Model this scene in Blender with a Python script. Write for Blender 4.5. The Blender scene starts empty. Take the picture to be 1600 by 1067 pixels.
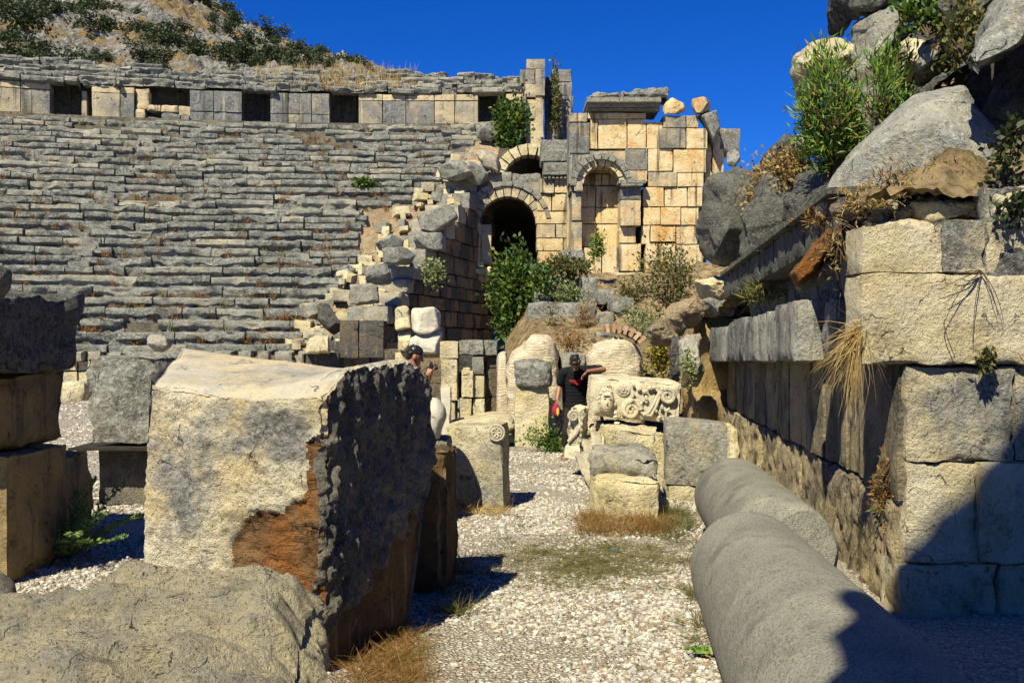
import bpy, bmesh, math, random
import numpy as np
from mathutils import Vector, Matrix
random.seed(7); RS = np.random.RandomState(11)
SC = bpy.context.scene
COL = SC.collection
# ------------------------------------------------------------------ camera model (photo pixels -> place)
F = 1600 * 35.0 / 36.0
H = 1.65
CX, CY = 800.0, 533.5
def P(px, py, Y): return np.array(((px - CX) / F * Y, Y, H - (py - CY) / F * Y))
def G(px, py):
    Y = H * F / (py - CY)
    return np.array(((px - CX) / F * Y, Y, 0.0))
# ------------------------------------------------------------------ noise
_pr = np.random.RandomState(5)
_perm = _pr.permutation(256); _perm = np.concatenate([_perm, _perm, _perm])
_gr = _pr.normal(size=(256, 3)); _gr /= np.linalg.norm(_gr, axis=1)[:, None]
def pnoise(p):
    i = np.floor(p).astype(np.int64); f = p - i
    w = f * f * f * (f * (f * 6 - 15) + 10)
    i &= 255
    out = np.zeros(len(p))
    for dx in (0, 1):
        wx = w[:, 0] if dx else 1 - w[:, 0]
        ax = _perm[(i[:, 0] + dx) & 255]
        for dy in (0, 1):
            wy = w[:, 1] if dy else 1 - w[:, 1]
            ay = _perm[ax + ((i[:, 1] + dy) & 255)]
            for dz in (0, 1):
                wz = w[:, 2] if dz else 1 - w[:, 2]
                g = _gr[_perm[ay + ((i[:, 2] + dz) & 255)]]
                d = g[:, 0] * (f[:, 0] - dx) + g[:, 1] * (f[:, 1] - dy) + g[:, 2] * (f[:, 2] - dz)
                out += wx * wy * wz * d
    return out * 1.5
def fbm(p, freq=1.0, octv=4, seed=0, gain=0.5, ridged=False, billow=False):
    o = np.zeros(len(p)); a = 1.0; q = np.asarray(p, float) * freq + seed * 7.31 + 100.0
    for _ in range(octv):
        n = pnoise(q)
        if ridged: n = 1 - 2 * np.abs(n) - .4
        if billow: n = 2 * np.abs(n) - .5
        o += a * n; a *= gain; q = q * 2.03 + 17.7
    return o
# ------------------------------------------------------------------ mesh accumulator
class MB:
    def __init__(s): s.v = []; s.f = []; s.t = []; s.m = []; s.n = 0
    def add(s, v, faces, tint=0.5, mat=0):
        v = np.asarray(v, float)
        s.v.append(v)
        for f in faces:
            f = np.asarray(f)
            if f.size: s.f.append(f + s.n); s.m.append(np.full(len(f), mat) if np.isscalar(mat) else np.asarray(mat))
        s.t.append(np.full(len(v), tint) if np.isscalar(tint) else np.asarray(tint))
        s.n += len(v)
    def empty(s): return s.n == 0
    def build(s, name, mats, parent=None, loc=None, smooth=True, sharp=42):
        sharp = sharp or 42
        V = np.concatenate(s.v); T = np.concatenate(s.t)
        if parent is not None and loc is None: org = np.array(parent.get('_org', (0, 0, 0)))
        elif loc is not None: org = np.array(loc)
        else: org = np.array(((V[:, 0].min() + V[:, 0].max()) / 2, (V[:, 1].min() + V[:, 1].max()) / 2, V[:, 2].min()))
        V = V - org
        me = bpy.data.meshes.new(name)
        nl = sum(f.size for f in s.f); nf = sum(len(f) for f in s.f)
        me.vertices.add(len(V)); me.vertices.foreach_set('co', V.astype(np.float32).ravel())
        me.loops.add(nl); me.polygons.add(nf)
        me.loops.foreach_set('vertex_index', np.concatenate([f.ravel() for f in s.f]).astype(np.int32))
        tot = np.concatenate([np.full(len(f), f.shape[1]) for f in s.f]).astype(np.int32)
        st = np.concatenate([[0], np.cumsum(tot)[:-1]]).astype(np.int32)
        me.polygons.foreach_set('loop_start', st); me.polygons.foreach_set('loop_total', tot)
        me.polygons.foreach_set('material_index', np.concatenate(s.m).astype(np.int32))
        me.polygons.foreach_set('use_smooth', np.full(nf, bool(smooth)))
        me.update(calc_edges=True)
        at = me.attributes.new('tint', 'FLOAT', 'POINT'); at.data.foreach_set('value', T.astype(np.float32))
        if sharp and smooth:
            me.set_sharp_from_angle(angle=math.radians(sharp))
        for m in (mats if isinstance(mats, (list, tuple)) else [mats]): me.materials.append(m)
        o = bpy.data.objects.new(name, me); COL.objects.link(o)
        if parent is not None: o.parent = parent
        else: o.location = org
        return o
def tag(o, label=None, cat=None, group=None, kind=None):
    if label: o['label'] = label
    if cat: o['category'] = cat
    if group: o['group'] = group
    if kind: o['kind'] = kind
    return o
def thing(name, label, cat, loc=(0, 0, 0), group=None):
    o = bpy.data.objects.new(name, None); COL.objects.link(o); o.location = loc; o.empty_display_size = .3
    o['_org'] = tuple(float(c) for c in loc)
    return tag(o, label, cat, group)
# ------------------------------------------------------------------ lattice boxes
_lc = {}
def lattice(nx, ny, nz):
    k = (nx, ny, nz)
    if k in _lc: return _lc[k]
    quads = []
    def grid(n1, n2, fn):
        a, b = np.meshgrid(np.arange(n1), np.arange(n2), indexing='ij'); a = a.ravel(); b = b.ravel()
        quads.append(np.stack([fn(a, b), fn(a + 1, b), fn(a + 1, b + 1), fn(a, b + 1)], 1))
    def st(x, y, z):
        x, y, z = np.broadcast_arrays(x, y, z); return np.stack([x, y, z], -1)
    grid(nx, nz, lambda a, b: st(a, 0, b)); n1 = len(quads[-1])
    grid(nz, nx, lambda a, b: st(b, ny, a))
    grid(nz, ny, lambda a, b: st(0, b, a))
    grid(ny, nz, lambda a, b: st(nx, a, b))
    grid(nx, ny, lambda a, b: st(a, b, nz))
    grid(ny, nx, lambda a, b: st(b, a, 0))
    fid = np.concatenate([np.full(len(q), i) for i, q in enumerate(quads)])
    Q = np.concatenate(quads).reshape(-1, 3)
    key = (Q[:, 0] * (ny + 1) + Q[:, 1]) * (nz + 1) + Q[:, 2]
    _, idx, inv = np.unique(key, return_index=True, return_inverse=True)
    r = (Q[idx] / np.array([nx, ny, nz], float), inv.reshape(-1, 4), fid)
    _lc[k] = r
    return r
def vnormals(v, f):
    a, b, c, d = (v[f[:, i]] for i in range(4))
    n = np.cross(c - a, d - b)
    vn = np.zeros_like(v)
    for i in range(4): np.add.at(vn, f[:, i], n)
    return vn / (np.linalg.norm(vn, axis=1)[:, None] + 1e-12)
def hexa(mb, C, res=.1, amp=.012, wear=.03, wr=.05, freq=2.5, octv=4, seed=None, tint=.5, mat=0, fn=None, lo=1, chip=.5, matfn=None, tintfn=None):
    """C: (2,2,2,3) corners [x][y][z]; a worn stone block with chipped edges."""
    C = np.asarray(C, float)
    if seed is None: seed = RS.randint(0, 997)
    L = [max(np.linalg.norm(C[1, j, k] - C[0, j, k]) for j in (0, 1) for k in (0, 1)),
         max(np.linalg.norm(C[i, 1, k] - C[i, 0, k]) for i in (0, 1) for k in (0, 1)),
         max(np.linalg.norm(C[i, j, 1] - C[i, j, 0]) for i in (0, 1) for j in (0, 1))]
    n = [max(lo, int(round(l / res))) for l in L]
    u, q, fid = lattice(*n)
    x, y, z = (u[:, i][:, None] for i in range(3))
    v = 0
    for i in (0, 1):
        for j in (0, 1):
            for k in (0, 1):
                v = v + (x if i else 1 - x) * (y if j else 1 - y) * (z if k else 1 - z) * C[i, j, k]
    vn = vnormals(v, q)
    dist = np.sort(np.minimum(u, 1 - u) * np.array(L), axis=1)[:, 1]
    e = np.exp(-(dist / wr) ** 2)
    nz = fbm(v, freq, octv, seed)
    ch = np.clip(fbm(v, 1.7 / max(.15, min(L)), 3, seed + 3) + .1, 0, 1)
    d = amp * nz - wear * e * (.35 + chip * 2 * ch)
    v = v + vn * d[:, None]
    if fn is not None: v = fn(v, u, vn, seed)
    m = mat
    if matfn is not None: m = matfn(u[q].mean(1), v[q].mean(1), fid)
    mb.add(v, [q], tint if tintfn is None else tintfn(u, v), m)
def box_corners(x0, x1, y0, y1, z0, z1):
    return np.array([[[(x, y, z) for z in (z0, z1)] for y in (y0, y1)] for x in (x0, x1)], float)
def quad_corners(bl, br, tr, tl, Yf, depth, back=None):
    """front quad in photo pixels at depth(s) Yf; back = pushed by vector depth (dx,dy,dz)"""
    Y = [Yf] * 4 if np.isscalar(Yf) else Yf
    p = [P(*c, y) for c, y in zip((bl, br, tr, tl), Y)]
    d = np.array(depth if not np.isscalar(depth) else (0, depth, 0), float)
    b = [c + d for c in p] if back is None else [P(*c[:2], c[2]) for c in back]
    return np.array([[[p[0], p[3]], [b[0], b[3]]], [[p[1], p[2]], [b[1], b[2]]]])
def rect(px0, py0, px1, py1, Y, depth):
    return quad_corners((px0, py1), (px1, py1), (px1, py0), (px0, py0), Y, depth)
def yaw_box(cx, cy, z0, sx, sy, sz, yaw=0, tilt=(0, 0), lean=(0, 0)):
    C = box_corners(-sx / 2, sx / 2, -sy / 2, sy / 2, 0, sz)
    M = Matrix.Translation((cx, cy, z0)) @ Matrix.Rotation(yaw, 4, 'Z') @ Matrix.Rotation(tilt[0], 4, 'X') @ Matrix.Rotation(tilt[1], 4, 'Y')
    M = np.array(M)
    C = C.reshape(-1, 3) @ M[:3, :3].T + M[:3, 3]
    return C.reshape(2, 2, 2, 3)
# ------------------------------------------------------------------ star-shaped rocks
def blob(mb, outline, Y, depth, n=3.0, tilt=(0, 0), amp=.04, freq=1.5, octv=5, nu=96, nv=48, seed=None, tint=.5, mat=0, center=None, ridged=False, sm=2, world=False, fn=None, Yo=None, shear=None, facets=0):
    """closed rock: its outline (photo pixels at depth Y) becomes the girdle of a solid of real depth"""
    if seed is None: seed = RS.randint(0, 997)
    Yo = Y - depth * .5 * min(.85, 1 - 1.5 / n) if Yo is None else Yo
    o = np.array([(c if world else P(c[0], c[1], Yo)[[0, 2]]) for c in outline])
    c = o.mean(0) if center is None else (np.array(center) if world else P(center[0], center[1], Yo)[[0, 2]])
    # resample by arc length
    cl = np.vstack([o, o[:1]]); seg = np.linalg.norm(np.diff(cl, axis=0), axis=1); s = np.concatenate([[0], np.cumsum(seg)])
    t = np.linspace(0, s[-1], nu, endpoint=False)
    ox = np.interp(t, s, cl[:, 0]); oz = np.interp(t, s, cl[:, 1])
    for _ in range(sm):
        ox = (np.roll(ox, 1) + 2 * ox + np.roll(ox, -1)) / 4; oz = (np.roll(oz, 1) + 2 * oz + np.roll(oz, -1)) / 4
    ph = np.linspace(0, math.pi, nv + 1)[1:-1]
    sg = lambda a: np.sign(a) * np.abs(a) ** (2.0 / n)
    rad = sg(np.sin(ph)); dep = -sg(np.cos(ph)) * depth / 2
    X = c[0] + (ox[None] - c[0]) * rad[:, None]; Z = c[1] + (oz[None] - c[1]) * rad[:, None]
    D = Y + dep[:, None] + tilt[0] * (X - c[0]) + tilt[1] * (Z - c[1])
    if shear is None: shear = (0, 0) if world else (.85 * c[0] / Yo, .85 * max(0, c[1] - H - .3) / Yo)
    X = X + shear[0] * (D - Yo); Z = Z + shear[1] * (D - Yo)
    v = np.stack([X, D, Z], -1).reshape(-1, 3)
    pf = np.array([c[0], Y - depth / 2, c[1]]); pb = np.array([c[0] + shear[0] * (Y + depth / 2 - Yo), Y + depth / 2, c[1] + shear[1] * (Y + depth / 2 - Yo)])
    v = np.vstack([v, pf, pb])
    r, k = np.meshgrid(np.arange(nv - 2), np.arange(nu), indexing='ij'); r = r.ravel(); k = k.ravel(); k2 = (k + 1) % nu
    area = np.sum(o[:, 0] * np.roll(o[:, 1], -1) - np.roll(o[:, 0], -1) * o[:, 1])
    q = np.stack([r * nu + k, r * nu + k2, (r + 1) * nu + k2, (r + 1) * nu + k], 1)
    kk = np.arange(nu); kk2 = (kk + 1) % nu; L = (nv - 2) * nu; N = (nv - 1) * nu
    t1 = np.stack([np.full(nu, N), kk2, kk], 1); t2 = np.stack([np.full(nu, N + 1), L + kk, L + kk2], 1)
    if area > 0: q = q[:, ::-1]; t1 = t1[:, ::-1]; t2 = t2[:, ::-1]
    # normals point outward: orient by test below
    cen = np.array([c[0], Y, c[1]])
    a, b, cc = v[q[:, 0]], v[q[:, 1]], v[q[:, 2]]
    if np.mean(np.sum(np.cross(b - a, cc - a) * (a - cen), 1)) < 0: q = q[:, ::-1]; t1 = t1[:, ::-1]; t2 = t2[:, ::-1]
    vn = np.zeros_like(v)
    nn = np.cross(v[q[:, 2]] - v[q[:, 0]], v[q[:, 3]] - v[q[:, 1]])
    for i in range(4): np.add.at(vn, q[:, i], nn)
    vn /= np.linalg.norm(vn, axis=1)[:, None] + 1e-12
    vn[-2] = (0, -1, 0); vn[-1] = (0, 1, 0)
    if facets:                                     # flat broken planes struck off the rock
        fr = np.random.RandomState(seed + 5); cc = v.mean(0); ext = np.abs(v - cc).max(0)
        for _ in range(facets):
            nd = fr.normal(size=3); nd[1] = -abs(nd[1]) * (.3 + fr.rand()) if fr.rand() < .75 else nd[1]; nd /= np.linalg.norm(nd)
            s_ = (v - cc) @ nd; h = s_.max() * (.66 + .26 * fr.rand()); o_ = np.clip(s_ - h, 0, None); v = v - nd * (o_ * .92)[:, None]
    d = amp * fbm(v, freq, octv, seed, ridged=ridged)
    v = v + vn * d[:, None]
    if fn is not None: v = fn(v, vn, seed)
    mb.add(v, [q, t1, t2], tint, mat)
def rock(name, label, cat, mats, outline, Y, depth, group=None, **kw):
    mb = MB(); blob(mb, outline, Y, depth, **kw); return tag(mb.build(name, mats, sharp=kw.get('sharp')), label, cat, group)
def sub(child, part): child.parent = part          # both sit under the same thing: a sub-part of that part
def block(name, label, cat, mats, C, group=None, **kw):
    mb = MB(); hexa(mb, C, **kw); return tag(mb.build(name, mats), label, cat, group)
# ------------------------------------------------------------------ tubes / strips
def tube(mb, pts, rad, ns=8, tint=.5, mat=0, caps=True):
    pts = np.asarray(pts, float); n = len(pts); rad = np.full(n, rad) if np.isscalar(rad) else np.asarray(rad)
    T = np.gradient(pts, axis=0); T /= np.linalg.norm(T, axis=1)[:, None] + 1e-9
    up = np.array((0, 0, 1.0)) if abs(T[0, 2]) < .9 else np.array((1.0, 0, 0))
    V = []; A = np.cross(T[0], up); A /= np.linalg.norm(A)
    for i in range(n):
        A = A - T[i] * np.dot(A, T[i]); A /= np.linalg.norm(A) + 1e-9
        B = np.cross(T[i], A)
        an = np.arange(ns) * 2 * math.pi / ns
        V.append(pts[i] + rad[i] * (np.cos(an)[:, None] * A + np.sin(an)[:, None] * B))
    V = np.concatenate(V)
    r, k = np.meshgrid(np.arange(n - 1), np.arange(ns), indexing='ij'); r = r.ravel(); k = k.ravel(); k2 = (k + 1) % ns
    q = np.stack([r * ns + k, (r + 1) * ns + k, (r + 1) * ns + k2, r * ns + k2], 1)[:, ::-1]
    fs = [q]
    if caps:
        V = np.vstack([V, pts[0], pts[-1]]); kk = np.arange(ns); kk2 = (kk + 1) % ns
        fs += [np.stack([np.full(ns, n * ns), kk, kk2], 1)[:, ::-1], np.stack([np.full(ns, n * ns + 1), (n - 1) * ns + kk2, (n - 1) * ns + kk], 1)[:, ::-1]]
    mb.add(V, fs, tint, mat)
def leaves(mb, c, d, size, width, tint=None, mat=0, droop=.0, rs=RS):
    """many diamond leaves: centres c, directions d"""
    n = len(c); d = d / (np.linalg.norm(d, axis=1)[:, None] + 1e-9)
    r = rs.normal(size=(n, 3)); s = np.cross(d, r); s /= np.linalg.norm(s, axis=1)[:, None] + 1e-9
    nrm = np.cross(s, d)
    L = size * (0.6 + .8 * rs.rand(n))[:, None]; W = width * (0.6 + .8 * rs.rand(n))[:, None]
    b = c - d * L * .5; t = c + d * L * .5 + np.array((0, 0, -1)) * droop * L
    m = c + nrm * L * .06
    v = np.stack([b, m + s * W * .5, t, m - s * W * .5], 1).reshape(-1, 3)
    q = np.arange(4 * n).reshape(n, 4)
    tt = np.repeat(rs.rand(n) if tint is None else np.clip(tint + .25 * (rs.rand(n) - .5), 0, 1), 4)
    mb.add(v, [q], tt, mat)
def blades(mb, base, tip, width, bend=.3, seg=3, tint=None, mat=0, rs=RS, droop=0.0):
    n = len(base); d = tip - base; L = np.linalg.norm(d, axis=1)[:, None]
    s = np.cross(d, rs.normal(size=(n, 3))); s /= np.linalg.norm(s, axis=1)[:, None] + 1e-9
    side = np.cross(d, s); side /= np.linalg.norm(side, axis=1)[:, None] + 1e-9
    bd = side * (rs.rand(n)[:, None] - .5) * bend * L
    rows = []
    for i in range(seg + 1):
        f = i / seg
        p = base + d * f + bd * (4 * f * (1 - f)) + np.array((0, 0, -1.)) * droop * L * f * f
        w = width * (1 - f * .85)
        rows += [p - s * w / 2, p + s * w / 2]
    v = np.stack(rows, 1).reshape(-1, 3); k = 2 * (seg + 1)
    o = (np.arange(n) * k)[:, None]
    q = np.concatenate([o + np.array([2 * i, 2 * i + 1, 2 * i + 3, 2 * i + 2]) for i in range(seg)])
    tt = np.repeat(rs.rand(n) if tint is None else np.clip(tint + .3 * (rs.rand(n) - .5), 0, 1), k)
    mb.add(v, [q], tt, mat)
def bush(name, label, cat, base, centre, radii, nl, ls, lw, mats, group=None, clumps=14, spread=.3, up=.4, stems=True, shell=.55, seed=0, tint=None):
    """leafy plant: stems from its base to leaf clumps spread through the crown"""
    rs = np.random.RandomState(seed + 31)
    base = np.asarray(base, float); centre = np.asarray(centre, float); radii = np.asarray(radii, float)
    th = thing(name, label, cat, base, group)
    d = rs.normal(size=(clumps, 3)); d /= np.linalg.norm(d, axis=1)[:, None]
    cc = centre + d * radii * (shell + (1 - shell) * rs.rand(clumps))[:, None] * .85
    cs = .6 + .8 * rs.rand(clumps)
    w = cs ** 2; w /= w.sum()
    which = rs.choice(clumps, nl, p=w)
    g = rs.normal(size=(nl, 3))
    pos = cc[which] + g * radii * spread * cs[which][:, None]
    dr = (pos - centre) / radii + rs.normal(size=(nl, 3)) * .8 + np.array((0, 0, up))
    mb = MB(); leaves(mb, pos, dr, ls, lw, tint=tint, rs=rs)
    mb.build('foliage', mats[0], th, smooth=False)
    if stems:
        sb = MB()
        for c in cc:
            mid = base * .45 + c * .55 + rs.normal(size=3) * radii * .12
            t = np.linspace(0, 1, 6)[:, None]
            path = (1 - t) ** 2 * base + 2 * t * (1 - t) * mid + t * t * c
            r0 = max(.008, .02 * radii.max())
            tube(sb, path, np.linspace(r0, r0 * .25, 6), 5)
        sb.build('stem', mats[1], th)
    return th
# ------------------------------------------------------------------ materials
class NT:
    def __init__(s, name):
        s.m = bpy.data.materials.new(name); s.m.use_nodes = True; s.t = s.m.node_tree; s.t.nodes.clear()
        s.out = s.N('ShaderNodeOutputMaterial'); s.b = s.N('ShaderNodeBsdfPrincipled')
        s.L(s.b.outputs[0], s.out.inputs[0]); s.b.inputs['Roughness'].default_value = .92
        s.b.inputs['Specular IOR Level'].default_value = .15
    def N(s, k, **kw):
        n = s.t.nodes.new(k)
        for a, v in kw.items(): setattr(n, a, v)
        return n
    def L(s, a, b): s.t.links.new(a, b)
    def put(s, sock, v):
        if hasattr(v, 'is_output') or isinstance(v, bpy.types.NodeSocket): s.L(v, sock)
        else: sock.default_value = v
    def noise(s, vec, scale, detail=6, rough=.6, dist=0.0):
        n = s.N('ShaderNodeTexNoise'); s.put(n.inputs['Vector'], vec)
        n.inputs['Scale'].default_value = scale; n.inputs['Detail'].default_value = detail
        n.inputs['Roughness'].default_value = rough; n.inputs['Distortion'].default_value = dist
        return n.outputs['Fac']
    def voro(s, vec, scale, feature='F1', out='Distance', rnd=1.0):
        n = s.N('ShaderNodeTexVoronoi', feature=feature); s.put(n.inputs['Vector'], vec); n.inputs['Scale'].default_value = scale
        n.inputs['Randomness'].default_value = rnd
        return n.outputs[out]
    def math(s, op, a, b=0.0, c=0.0, clamp=False):
        n = s.N('ShaderNodeMath', operation=op, use_clamp=clamp)
        for i, v in enumerate((a, b, c)): s.put(n.inputs[i], v)
        return n.outputs[0]
    def ss(s, v, lo, hi, a=0.0, b=1.0):
        n = s.N('ShaderNodeMapRange', interpolation_type='SMOOTHSTEP')
        s.put(n.inputs[0], v)
        for i, x in zip((1, 2, 3, 4), (lo, hi, a, b)): s.put(n.inputs[i], x)
        return n.outputs[0]
    def mix(s, f, a, b, mode='MIX'):
        n = s.N('ShaderNodeMix', data_type='RGBA', blend_type=mode); s.put(n.inputs[0], f)
        for i, v in ((6, a), (7, b)):
            s.put(n.inputs[i], v if isinstance(v, bpy.types.NodeSocket) else (*v, 1.0))
        return n.outputs[2]
    def scalev(s, vec, sx, sy, sz, off=None):
        n = s.N('ShaderNodeVectorMath', operation='MULTIPLY'); s.L(vec, n.inputs[0]); n.inputs[1].default_value = (sx, sy, sz)
        return n.outputs[0]
    def coords(s, rnd=True):
        tc = s.N('ShaderNodeTexCoord').outputs['Object']
        if not rnd: return tc
        oi = s.N('ShaderNodeObjectInfo').outputs['Random']
        n = s.N('ShaderNodeVectorMath', operation='ADD'); s.L(tc, n.inputs[0])
        c = s.N('ShaderNodeCombineXYZ')
        for i, k in enumerate((37.0, 91.0, 53.0)): s.L(s.math('MULTIPLY', oi, k), c.inputs[i])
        s.L(c.outputs[0], n.inputs[1]); return n.outputs[0]
    def attr(s, name='tint'):
        return s.N('ShaderNodeAttribute', attribute_name=name).outputs['Fac']
    def bump(s, h, dist=.02, strength=1.0, prev=None):
        n = s.N('ShaderNodeBump'); s.L(h, n.inputs['Height']); n.inputs['Distance'].default_value = dist; n.inputs['Strength'].default_value = strength
        if prev is not None: s.L(prev, n.inputs['Normal'])
        return n.outputs[0]
    def col(s, c): s.put(s.b.inputs['Base Color'], c if isinstance(c, bpy.types.NodeSocket) else (*c, 1.0))
    def nrm(s, n): s.L(n, s.b.inputs['Normal'])

CREAM = (.61, .51, .27); PALE = (.66, .57, .38); GREY = (.255, .245, .20); DGREY = (.07, .067, .056); BLACK = (.018, .017, .015)
OCHRE = (.56, .33, .12); RUST = (.30, .12, .03); BROWN = (.13, .075, .035)
def stone(name, base=CREAM, alt=PALE, patina=GREY, dark=DGREY, pat=.5, patw=.15, scale=1.0, rust=None, rustamt=.7, streak=0.0, tintk=.42, pits=.6, bumpd=.02, fine=1.0, blackspot=.5, layered=0.0):
    """limestone: warm body, grey weathered skin in patches, black lichen specks and runs, pits and cracks"""
    n = NT(name); v = n.coords(); t = n.attr()
    big = n.noise(v, .9 * scale, 7, .62, .3); mid = n.noise(v, 4.2 * scale, 8, .68, .12); fin = n.noise(v, 24 * scale, 6, .7)
    body = n.mix(n.ss(n.noise(v, 2.3 * scale, 5, .6), .38, .62), base, alt)
    if rust is not None:
        rf = n.ss(n.noise(n.scalev(v, 1, 1, .55), 1.6 * scale, 6, .62, .5), rustamt - .1, rustamt + .08)
        body = n.mix(rf, body, rust)
    # grey skin
    sc = n.math('ADD', n.math('MULTIPLY', big, .62), n.math('MULTIPLY', mid, .38))
    sc = n.math('ADD', sc, n.math('MULTIPLY', n.math('SUBTRACT', t, .5), tintk))
    pf = n.ss(sc, pat - patw, pat + patw)
    skin = n.mix(n.ss(n.math('ADD', n.math('MULTIPLY', mid, .6), n.math('MULTIPLY', n.noise(v, 10 * scale, 6, .7), .4)), .40, .58), dark, patina)
    skin = n.mix(n.ss(fin, .48, .68, 0, .7), skin, tuple(min(1, c * 2.0) for c in patina))
    c = n.mix(pf, body, skin)
    if streak > 0:
        stv = n.noise(n.scalev(v, 5.5, 5.5, .35), 1.0 * scale, 5, .62, .2)
        c = n.mix(n.ss(stv, .54, .66, 0, streak), c, DGREY)
        stp = n.noise(n.scalev(v, 7.5, 7.5, .4), 1.3 * scale, 4, .6, .2)
        c = n.mix(n.ss(stp, .58, .7, 0, streak * .5), c, PALE)
    # lichen specks, pits
    sp = n.ss(n.noise(v, 11 * scale, 8, .75, .6), .55, .65, 0, blackspot)
    c = n.mix(sp, c, BLACK)
    vor = n.voro(v, 34 * scale)
    pit = n.ss(n.math('ADD', vor, n.math('MULTIPLY', fin, .7)), .30, .62)
    c = n.mix(n.ss(pit, 0, 1, pits, 0), c, n.mix(.5, c, BLACK, 'MULTIPLY'))
    # hairline cracks
    wv = n.N('ShaderNodeVectorMath', operation='ADD'); n.L(v, wv.inputs[0])
    nn = n.N('ShaderNodeTexNoise'); n.L(v, nn.inputs['Vector']); nn.inputs['Scale'].default_value = 3 * scale; nn.inputs['Detail'].default_value = 5
    sv = n.N('ShaderNodeVectorMath', operation='SCALE'); n.L(nn.outputs['Color'], sv.inputs[0]); sv.inputs['Scale'].default_value = .55 / scale
    n.L(sv.outputs[0], wv.inputs[1])
    cr = n.voro(wv.outputs[0], 1.5 * scale, 'DISTANCE_TO_EDGE')
    crk = n.math('MULTIPLY', n.ss(cr, 0.0, .012, 1, 0), n.ss(mid, .50, .60))
    c = n.mix(n.math('MULTIPLY', crk, .75), c, BLACK)
    grime = n.ss(n.math('ADD', n.math('MULTIPLY', n.noise(v, 2.1 * scale, 8, .72, .2), .6), n.math('MULTIPLY', fin, .4)), .50, .66, 0, .62)
    c = n.mix(grime, c, n.mix(.86, c, (.10, .095, .085), 'MULTIPLY'))
    n.col(c)
    h = n.math('ADD', n.math('MULTIPLY', mid, .9), n.math('MULTIPLY', fin, .7 * fine))
    h = n.math('ADD', h, n.math('MULTIPLY', pit, .35 * pits * 2))
    h = n.math('SUBTRACT', h, n.math('MULTIPLY', crk, .8))
    if layered > 0:
        h = n.math('ADD', h, n.math('MULTIPLY', n.noise(n.scalev(v, 1.2, 1.2, 9), 1.5 * scale, 6, .65, .8), layered))
    n.nrm(n.bump(h, bumpd * 1.7, 1.0))
    return n.m
M = {}
M['seat'] = stone('weathered_seat_limestone', (.50, .46, .34), (.40, .39, .34), (.345, .345, .30), (.095, .095, .083), pat=.39, scale=.8, blackspot=.55, bumpd=.09, pits=.5, tintk=.6)
M['rubble'] = stone('pale_rubble_core', (.66, .53, .32), (.62, .42, .25), (.38, .33, .24), (.15, .12, .08), pat=.56, scale=1.3, blackspot=.85, bumpd=.10, pits=.9)
M['seatfill'] = stone('rubble_bedding', (.22, .18, .11), (.3, .26, .18), (.13, .12, .10), (.05, .05, .045), pat=.5, scale=1.5, blackspot=.5, bumpd=.06)
M['grey'] = stone('grey_limestone', (.46, .39, .26), (.40, .37, .30), (.285, .28, .24), (.10, .10, .088), pat=.47, scale=1.0, bumpd=.03, tintk=.5)
M['cream'] = stone('cream_limestone', CREAM, PALE, (.27, .265, .23), (.13, .125, .105), pat=.57, scale=1.1, bumpd=.03, tintk=.55)
M['niche'] = stone('orange_stained_ashlar', (.66, .54, .32), (.62, .45, .22), (.20, .20, .185), (.075, .075, .07), pat=.565, scale=.6, rust=(.54, .28, .08), rustamt=.60, streak=.9, bumpd=.03, tintk=.5, pits=.3)
M['gallery'] = stone('stained_gallery_stone', (.55, .45, .28), (.50, .40, .24), (.20, .20, .19), (.10, .10, .098), pat=.50, scale=.4, streak=.8, bumpd=.03, tintk=.6, pits=.3)
M['shade'] = stone('rusticated_shade_stone', (.30, .21, .11), (.24, .18, .11), (.11, .105, .095), (.045, .045, .042), pat=.48, scale=.8, streak=.5, bumpd=.06, tintk=.5)  # stone for shaded walls: the shade is put into its dark colour
M['nearwall'] = stone('tooled_near_ashlar', (.60, .50, .30), (.64, .57, .40), (.27, .265, .235), (.10, .10, .09), pat=.58, patw=.09, scale=1.5, bumpd=.022, fine=1.5, tintk=.5, blackspot=.35, pits=.7)
M['lowwall'] = stone('rough_orthostat', (.60, .48, .27), (.52, .42, .25), (.17, .155, .12), (.055, .05, .042), pat=.55, scale=1.3, streak=.85, bumpd=.04, fine=1.4, pits=.8)
M['cornice'] = stone('black_stained_cornice', (.52, .49, .40), (.42, .41, .36), (.26, .26, .24), (.055, .055, .05), pat=.50, scale=1.3, streak=.8, bumpd=.03, fine=1.4)
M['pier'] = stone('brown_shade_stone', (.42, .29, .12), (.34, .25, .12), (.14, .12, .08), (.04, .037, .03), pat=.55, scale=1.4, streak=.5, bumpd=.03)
M['front'] = stone('big_block_face', (.64, .52, .30), (.68, .61, .44), (.30, .29, .26), (.13, .13, .12), pat=.55, patw=.10, scale=1.5, bumpd=.03, fine=1.2, blackspot=.4, pits=.7)
M['fracture'] = stone('rust_fracture', (.15, .08, .032), (.26, .15, .065), (.12, .07, .035), (.04, .025, .013), pat=.58, scale=1.8, bumpd=.03, layered=.9, blackspot=.3, rust=(.27, .11, .03), rustamt=.56)
M['patch'] = stone('fresh_pale_break', (.68, .56, .36), (.70, .62, .46), (.40, .36, .28), (.25, .2, .14), pat=.66, scale=1.6, bumpd=.015)
M['pock'] = stone('pocked_shade_stone', (.36, .31, .22), (.26, .23, .18), (.20, .19, .17), (.05, .048, .044), pat=.48, scale=2.2, bumpd=.03, fine=1.2, blackspot=.75, pits=.8)  # dark colour stands in for shade on the big block's right face
M['brownface'] = stone('brown_shaded_lower_face', (.22, .13, .05), (.16, .10, .045), (.085, .07, .05), (.03, .027, .022), pat=.55, scale=1.6, streak=.5, bumpd=.025)  # dark brown tone carries the shadow low on the right face
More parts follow.
